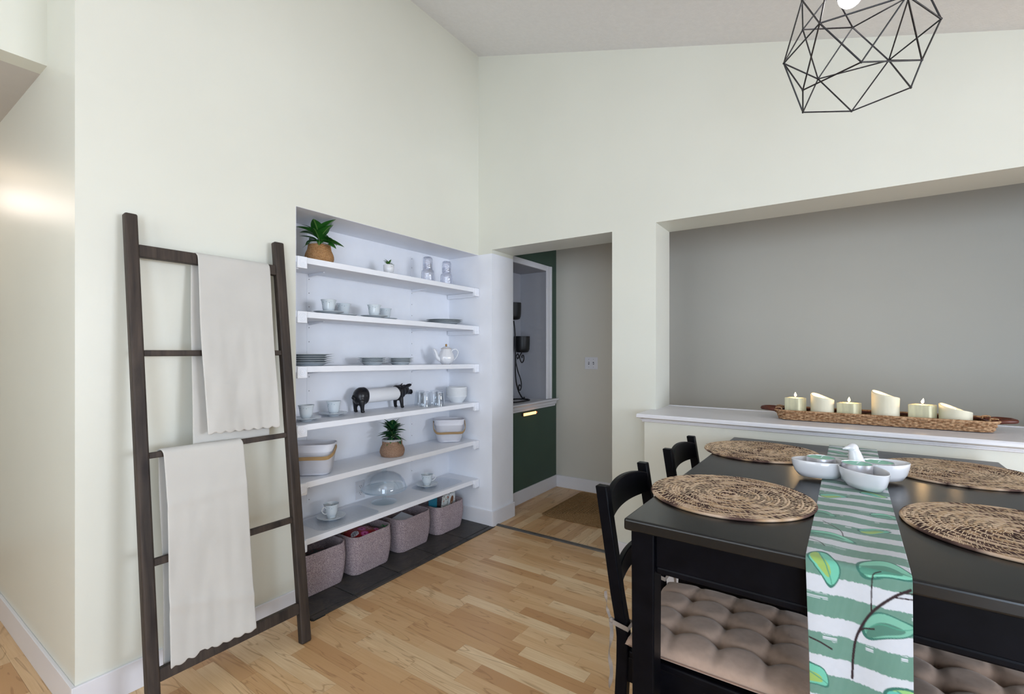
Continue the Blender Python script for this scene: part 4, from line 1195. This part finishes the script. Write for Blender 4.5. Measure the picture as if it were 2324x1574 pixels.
# ================================================================ MESH BASKETS
def mesh_mat():
    m = mat('perforated_white_steel', (.80, .80, .86), .4, var=.01); q = NB(m)
    tc = q.new('ShaderNodeTexCoord'); uvn = tc.outputs['UV']; sp = q.new('ShaderNodeSeparateXYZ'); q.link(uvn, sp.inputs[0])
    P = .0064
    a = q.math('PINGPONG', q.math('DIVIDE', q.math('ADD', sp.outputs[0], sp.outputs[1]), P), .5)
    c = q.math('PINGPONG', q.math('DIVIDE', q.math('SUBTRACT', sp.outputs[0], sp.outputs[1]), P), .5)
    hole = q.math('GREATER_THAN', q.math('MINIMUM', a, c), .20)
    inb = q.math('MULTIPLY', q.math('GREATER_THAN', sp.outputs[1], .012), q.math('LESS_THAN', sp.outputs[1], .128))
    tr = q.new('ShaderNodeBsdfTransparent'); mx = q.new('ShaderNodeMixShader')
    q.link(q.math('MULTIPLY', hole, inb), mx.inputs[0]); q.link(q.b.outputs[0], mx.inputs[1]); q.link(tr.outputs[0], mx.inputs[2])
    q.link(mx.outputs[0], q.n['Material Output'].inputs[0])
    return m
M_MESH = mesh_mat()
def mesh_basket(label, loc, rz, swing):
    t = thing('mesh_basket', label, 'basket', loc, rz, 'perforated white baskets')
    Hh = .166; n = None
    rows = [(.150, .105, .035, .0), (.172, .125, .045, .008), (.190, .136, .048, .04), (.205, .145, .05, .10), (.222, .152, .05, Hh)]
    rings = []
    for w, d, r, z in rows: rings.append([(p[0], p[1], z) for p in rrect(w, d, r, 9)])
    N = len(rings[0]); per = [0]
    for i in range(N): per.append(per[-1]+math.dist(rings[2][i], rings[2][(i+1) % N]))
    me = bpy.data.meshes.new('body'); vs = [p for r_ in rings for p in r_]; fs = []; uvs = []
    for k in range(len(rings)-1):
        for i in range(N):
            j = (i+1) % N
            fs.append((k*N+i, k*N+j, (k+1)*N+j, (k+1)*N+i)); zz = (rows[k][3], rows[k+1][3])
            uvs += [(per[i], zz[0]), (per[i+1], zz[0]), (per[i+1], zz[1]), (per[i], zz[1])]
    fs.append(tuple(range(N))[::-1]); uvs += [(0, 0)]*N
    me.from_pydata(vs, [], fs); uv = me.uv_layers.new(name='UVMap')
    for l, q in zip(uv.data, uvs): l.uv = q
    me.materials.append(M_MESH); me.shade_smooth(); me.set_sharp_from_angle(angle=R(40))
    bd = put('body', me, t); s = bd.modifiers.new('thickness', 'SOLIDIFY'); s.thickness = .0012; s.offset = 0
    MB().tube(rings[-1], .0022, 6, closed=True).build('rim', M_STEELW, t, 60)
    # bent wood handle, swung down to the front
    hw = .116; Lh = .118; pts = []
    for a, l in ((-hw, 0), (-hw, Lh*.55), (-hw+.012, Lh*.85), (-hw+.035, Lh), (0, Lh), (hw-.035, Lh), (hw-.012, Lh*.85), (hw, Lh*.55), (hw, 0)): pts.append((a, l))
    P = bez([(a, l, 0) for a, l in pts], 5); cs, sn = math.cos(swing), math.sin(swing); rs = []
    piv = Hh-.018
    for i, p in enumerate(P):
        q = Vector((p.x, -p.y*cs, piv-p.y*sn))
        tg = (P[min(i+1, len(P)-1)]-P[max(i-1, 0)]); tg = Vector((tg.x, -tg.y*cs, -tg.y*sn)).normalized()
        wv = Vector((0, sn, -cs)) if False else Vector((0, -sn, cs)); nv = tg.cross(wv).normalized()
        rs.append([tuple(q+wv*a+nv*c) for a, c in ((-.010, -.0018), (.010, -.0018), (.010, .0018), (-.010, .0018))])
    MB().rings(rs).build('handle', M_BENT, t, 40)
    for s in (-1, 1):
        MB().ell((s*.113, 0, piv), (.006, .006, .006), 10, 8).build('rivet', M_GREY, t, 60)
    return t
mesh_basket('perforated white metal basket with a bent wood handle beside the ladder', (-.128, -1.290, sz(4, -1.29)+.001), R(42), R(22))
mesh_basket('perforated white metal basket with a bent wood handle at the right end of its shelf', (-.150, -.165, sz(4, -.16)+.001), R(46), R(38))

# ================================================================ ROPE BASKETS ON THE SLATE
def rope_basket(label, loc, w, d, H, seed, rz=0):
    t = thing('rope_basket', label, 'basket', loc, rz, 'woven rope baskets on the slate')
    rows = int(H/.0078); rings = []; rs = random.Random(seed)
    def ring(z, off):
        f = z/H; k = .90+.10*min(1, f*1.6)**.6; sag = 0
        out = []
        base = rrect(w*k, d*k, .045, 8)
        for x, y in base:
            nx, ny = x/(w/2), y/(d/2); L = math.hypot(nx, ny)
            bul = .006*math.sin(PI*f)*(1-min(1, abs(ny))**4*.0)
            dip = -.012*f*f*max(0, 1-(abs(y)/(d/2))**2)*(abs(x) > w*.3)*0
            wob = .004*math.sin(ny*3+seed)*f
            out.append((x+nx/L*(off+bul)+wob*(abs(nx) > .6), y+ny/L*(off+bul), z-(.010*f**4)*math.cos(ny*PI/2)*(abs(nx) > .6)))
        return out
    rings.append(ring(.0, -.004))
    for k in range(rows):
        z = H*k/rows; dz = H/rows
        for q in (.08, .35, .65, .92): rings.append(ring(z+dz*q, .0026*math.sin(PI*q)))
    rings.append(ring(H, -.003))
    top_in = len(rings)
    for z in (H-.004, H*.6, H*.2, .010): rings.append(ring(z, -.010))
    MB().rings(rings).build('body', M_ROPE, t, 70)
    # stitched hand slots with rope handles on the short ends
    for s in (-1, 1):
        MB().tube(bez([(-.035, s*(d/2+.001), H-.040), (-.028, s*(d/2+.005), H-.022), (0, s*(d/2+.006), H-.017), (.028, s*(d/2+.005), H-.022), (.035, s*(d/2+.001), H-.040)], 5), .0045, 8).build('handle', M_ROPE, t, 60)
        MB().prism(rrect(.055, .016, .007, 4), 'y', s*(d/2+.0015)-.002, s*(d/2+.0015)+.002).move(lambda p: Vector((p.x, p.y, p.z+H-.030))).build('hand_slot', M_GREY, t, 0)
    return t
ZS = .0087
BK = [(-1.277, -.163, .232, .282, .226, 1, 'woven rope basket at the left end under the shelves, behind the ladder foot'),
      (-.960, -.150, .232, .292, .226, 2, 'woven rope basket filled with red printed fabric under the lowest shelf'),
      (-.597, -.165, .226, .292, .218, 3, 'woven rope basket holding a white booklet, third from the ladder'),
      (-.245, -.165, .222, .286, .200, 4, 'woven rope basket holding floral cards, nearest the door opening')]
for y, x, w, d, H, sd, lab in BK: rope_basket(lab, (x, y, ZS), w, d, H, sd)
# contents
def fabric(label, loc, w, d, H, seed, circles, basec, name='folded_fabric'):
    NU, NV = 80, 90
    uu, vv = np.meshgrid(np.linspace(0, 1, NU+1), np.linspace(0, 1, NV+1))
    x = (uu-.5)*w; y = (vv-.5)*d
    e = np.clip((1-np.abs(uu*2-1)**4)*(1-np.abs(vv*2-1)**4), 0, 1)**.5
    z = H*e*(.75+.25*vnoise(vv*4+seed, seed))+.010*vnoise(uu*5+vv*3, seed+1)*e
    colr = np.empty(uu.shape+(3,)); colr[:] = lin(basec)
    for cx, cy, r, c1, c2, k in circles:
        dx, dy = x-cx, y-cy; q = np.hypot(dx, dy); an = np.arctan2(dy, dx)
        if k == 'disc':
            colr[q < r] = lin(c1); colr[(q < r*.62) & (q > r*.45)] = lin(c2); colr[q < r*.2] = lin('#5a1030')
        elif k == 'star':
            colr[q < r] = lin(c1); colr[(q < r*.8) & (np.abs(((an/(2*PI)*8) % 1)-.5) < .26) & (q > r*.12)] = lin(c2)
        else:
            colr[(q < r) & (((an/(2*PI)*5+q/r*.35) % 1) < .42)] = lin(c1)
    me = bpy.data.meshes.new(name); n1 = NU+1
    i, j = np.meshgrid(np.arange(NU), np.arange(NV)); a = (j*n1+i).ravel()
    co = np.stack([x, y, z], -1).reshape(-1, 3)
    me.from_pydata(co.tolist(), [], np.stack([a, a+1, a+1+n1, a+n1], -1).tolist())
    set_print(me, np.clip(colr, 0, 1).reshape(-1, 3)); me.materials.append(MATS.get('printed_fabric') or attr_mat('printed_fabric', .85, .2, .2, 900, .2)); me.shade_smooth()
    o = put(name, me, None, loc=loc); s = o.modifiers.new('thickness', 'SOLIDIFY'); s.thickness = .004
    return tag(o, label, 'fabric')
pk, wh, nv = '#c0408a', '#d8d8e0', '#1c2438'
fabric('red fabric printed with pink discs and pinwheels in a rope basket', (-.150, -.960, ZS+.135), .20, .255, .085, 3,
       [(.035, -.075, .022, wh, nv, 'star'), (.018, -.012, .025, pk, '#d070a8', 'disc'), (.000, .045, .024, '#e0a0c8', wh, 'wheel'), (.07, -.03, .022, pk, '#d070a8', 'disc'), (.055, .07, .018, pk, '#d070a8', 'disc'), (-.05, -.08, .02, '#8a7a2a', wh, 'wheel'), (-.055, .02, .022, wh, nv, 'star'), (-.03, .10, .02, '#2f6a40', wh, 'wheel')], '#8c0812')
fabric('dark red and black cloth in the rope basket behind the ladder', (-.163, -1.277, ZS+.120), .19, .24, .055, 8, [(.05, -.06, .04, '#7a0a10', '#200508', 'disc'), (.02, .05, .045, '#12080a', '#400a10', 'disc'), (-.05, 0, .05, '#12080a', '#60080c', 'disc')], '#5e060c', 'folded_cloth')
# green bow beside the red fabric
t = thing('ribbon_bow', 'small green ribbon bow at the corner of the red fabric', 'ribbon', (-.075, -.845, ZS+.208), R(30))
for k, a in enumerate((20, 150, 260)):
    MB().tube([(.0, 0, 0), (.018*math.cos(R(a)), .018*math.sin(R(a)), .010), (.024*math.cos(R(a+40)), .024*math.sin(R(a+40)), .004), (0, 0, .002)], .003, 6, flat=.5).build('loop', mat('green_ribbon', srgb('#2f7a44'), .6, var=.1), t, 60)
MB().ell((0, 0, .002), (.005, .005, .004), 10, 8).build('knot', MATS['green_ribbon'], t, 60)
# booklet in basket three
t = thing('booklet', 'white booklet lying tilted in the third rope basket', 'book', (-.120, -.640, ZS+.188), R(20)); t.rotation_euler = (R(6), R(10), R(12))
MB().box(-.06, .06, -.055, .055, -.004, .004).build('pages', M_PAPER, t, 0, .001)
MB().box(-.062, .062, -.057, .057, .004, .0052).build('cover', mat('white_card', (.72, .74, .80), .35, var=.03), t, 0)
# cards in basket four
def print_mat():
    m = mat('floral_card_print', (.8, .8, .8), .4, var=.02); q = NB(m); c = q.coord('Object')
    vo = q.new('ShaderNodeTexVoronoi'); vo.inputs['Scale'].default_value = 26; q.link(c, vo.inputs['Vector'])
    n = q.noise(c, 60, 2, .6, 1.5)
    a = q.mix(q.ramp(n, [(.56, 0.0), (.60, 1.0)]), (.74, .76, .74), srgb('#4c5d52'))
    fl = q.math('ADD', vo.outputs[0], q.math('MULTIPLY', n, .25))
    a = q.mix(q.ramp(fl, [(.36, 1.0), (.40, 0.0)]), a, srgb('#d05a33')); a = q.mix(q.ramp(fl, [(.19, 1.0), (.23, 0.0)]), a, srgb('#5c2414'))
    q.color(a); return m
M_CARD = print_mat()
def card(name, label, cat, loc, w, h, th_, rot, m, grp=None):
    t = thing(name, label, cat, loc, 0, grp); t.rotation_euler = rot
    MB().box(-th_/2, th_/2, -w/2, w/2, 0, h).build('cover', m, t, 0, .0008)
    MB().box(-th_/2+.001, th_/2-.001, -w/2+.002, w/2-.0015, -.0008, h+.0008).build('pages', M_PAPER, t, 0)
    return t
card('notebook', 'teal notebook standing in the rope basket nearest the door', 'notebook', (-.150, -.340, ZS+.070), .060, .195, .014, (0, R(2), R(-40)), mat('teal_cover', srgb('#1f6f86'), .35, var=.06))
card('greeting_card', 'white card printed with orange flowers, left one in the basket nearest the door', 'card', (-.110, -.270, ZS+.075), .085, .180, .006, (R(-4), R(4), R(8)), M_CARD, 'floral cards')
card('greeting_card', 'white card printed with orange flowers, right one in the basket nearest the door', 'card', (-.118, -.165, ZS+.075), .075, .190, .006, (R(8), R(4), R(4)), M_CARD, 'floral cards')
t = card('picture_card', 'folded card with a brown dog picture between the floral cards', 'card', (-.106, -.218, ZS+.085), .062, .170, .004, (R(-8), R(5), R(3)), mat('pale_card', (.66, .70, .72), .4, var=.03))
pm_ = MB().ell((.0024, .004, .120), (.0008, .018, .034), 18, 10).build('dog_face', mat('brown_print', srgb('#7a4f36'), .6, var=.15), t, 60)
MB().ell((.0030, .004, .100), (.0008, .0085, .014), 14, 8).build('dog_muzzle', mat('tan_print', srgb('#b89a80'), .6, var=.1), t, 60)
MB().ell((.0037, .004, .096), (.0007, .004, .005), 12, 8).build('dog_nose', M_IRON, t, 60)

# ================================================================ PASSAGE THINGS
t = thing('light_switch', 'white double toggle light switch plate on the passage wall', 'switch', (.370, YB, 1.193))
MB().box(-.064, .064, -.006, 0, -.056, .056).build('plate', M_SWITCH, t, 0, .003)
for s, up in ((-1, 1), (1, -1)):
    x = s*.023
    MB().box(x-.006, x+.006, -.0066, -.0055, -.013, .013).build('toggle_slot', M_GREY, t, 0)
    MB().hexa([(x-.004, -.008, -.004), (x+.004, -.008, -.004), (x+.004, -.008, .004), (x-.004, -.008, .004)], [(x-.003, -.022, up*.007-.003), (x+.003, -.022, up*.007-.003), (x+.003, -.022, up*.007+.003), (x-.003, -.022, up*.007+.003)]).build('toggle', M_SWITCH, t, 0)
    for dz in (-.036, .036): MB().ell((x, -.006, dz), (.0026, .001, .0026), 10, 6).build('screw', M_GREY, t, 60)
# jute rug
rug = thing('jute_rug', 'braided brown jute rug on the passage floor behind the door opening', 'rug', (.80, .795, .0002))
for k in range(26):
    a = .50-.0195*k; c = .365-.0142*k
    if c <= .004: break
    MB().tube([(p[0], p[1], .0055) for p in rrect(2*a, 2*c, min(.03, c*.9), 4)], .0082, 6, closed=True, flat=.35).build('braid', M_RUG, rug, 60)
MB().box(-.49, .49, -.355, .355, .001, .004).build('backing', M_RUG, rug, 0)
# night light bar under the sill
t = thing('night_light', 'small glowing amber night light bar below the passage window sill', 'lamp', (0, .725, .757))
MB().box(0, .014, -.125, .115, -.015, .013).build('housing', mat('brown_housing', (.05, .025, .015), .5), t, 0, .003)
MB().box(.012, .021, -.115, .085, -.013, .011).build('diffuser', emit('amber_glow', (1, .50, .20), 2.2), t, 0, .002)
MB().ell((.015, .100, -.001), (.005, .007, .007), 12, 8).build('sensor', emit('sensor_glow', (1, .3, .12), .6), t, 60)
# candle stand in the green recess
cs = thing('candle_stand', 'black scrolled iron candle stand with cup holders in the green wall recess', 'candle holder', (-.135, .700, .8552))
rod = .0062
MB().tube([(p[0], p[1], .007) for p in rrect(.17, .33, .08, 8)], rod, 8, closed=True).build('base_ring', M_IRON, cs, 60)
MB().tube(bez([(0, .165, .008), (0, .120, .022), (0, .060, .085), (0, .020, .17), (0, .005, .28), (0, .006, .42), (0, .0, .60), (0, -.02, .72)], 8), rod, 8).build('stem', M_IRON, cs, 60)
MB().ell((0, .150, .016), (.008, .010, .014), 12, 8).build('foot_scroll', M_IRON, cs, 60)
MB().tube(bez([(0, .010, .36), (0, .045, .27), (0, .090, .195), (0, .105, .135), (0, .085, .095), (0, .062, .105), (0, .060, .135), (0, .078, .145), (0, .086, .130)], 7), rod*.8, 8).build('lower_scroll', M_IRON, cs, 60)
MB().tube(bez([(0, .012, .34), (0, .018, .40), (0, .045, .425), (0, .062, .400), (0, .045, .380), (0, .036, .395)], 7), rod*.8, 8).build('upper_scroll', M_IRON, cs, 60)
MB().tube(bez([(0, .110, .440), (0, .075, .395), (0, .110, .345), (0, .145, .370), (0, .140, .410), (0, .112, .405), (0, .118, .388)], 7), rod*.8, 8).build('arm', M_IRON, cs, 60)
for yy, zz in ((.115, .437), (-.03, .730)):
    MB().lathe([(0, 0), (.045, 0), (.060, .008), (.068, .03), (.071, .08), (.072, .148), (.070, .148), (.066, .03), (.055, .012), (0, .010)], 40, c=(0, yy, zz)).build('cup_holder', M_IRON, cs, 50)
# sprig of a plant behind the half wall cap
sp = thing('plant_sprig', 'tip of a small plant showing just behind the half wall cap', 'plant', (1.63, .62, 0))
MB().tube([(0, 0, .0), (.003, 0, .5), (0, 0, .84)], .006, 8).build('stem', M_STEM, sp, 60)
MB().lathe([(0, 0), (.09, 0), (.11, .02), (.13, .22), (.12, .22), (.10, .19), (0, .19)], 28).build('pot', M_CERAM, sp, 50)
sl = leaf_mesh(.07, .016, .3, .3).mesh('leaf', M_LEAFD, 60); rs = random.Random(2)
for k in range(14):
    o = put('leaf', sl, sp); o.location = (0, 0, .74+.009*k); o.rotation_euler = (0, -rs.uniform(.1, .9), k*2.4)
# warm recessed lamp of the side hall (its glow falls on the end wall at the left)
hl = thing('hall_ceiling_light', 'warm flush ceiling light of the side hall at the left', 'lamp', (-1.95, -2.66, 2.432))
MB().lathe([(0, 0), (.13, 0), (.135, -.006), (.13, -.016), (0, -.016)], 36).build('ceiling_plate', M_TRIM, hl, 50)
MB().lathe([(.120, -.016), (.115, -.045), (.085, -.075), (.04, -.090), (0, -.093)], 36).build('glass_dome', emit('warm_dome', (1, .82, .62), 3), hl, 60)
ld = bpy.data.lights.new('hall_lamp', 'POINT'); ld.energy = 3.6; ld.color = (1, .86, .76); ld.shadow_soft_size = .09
lo = bpy.data.objects.new('hall_lamp', ld); COL.objects.link(lo); lo.parent = hl; lo.location = (0, 0, -.20)
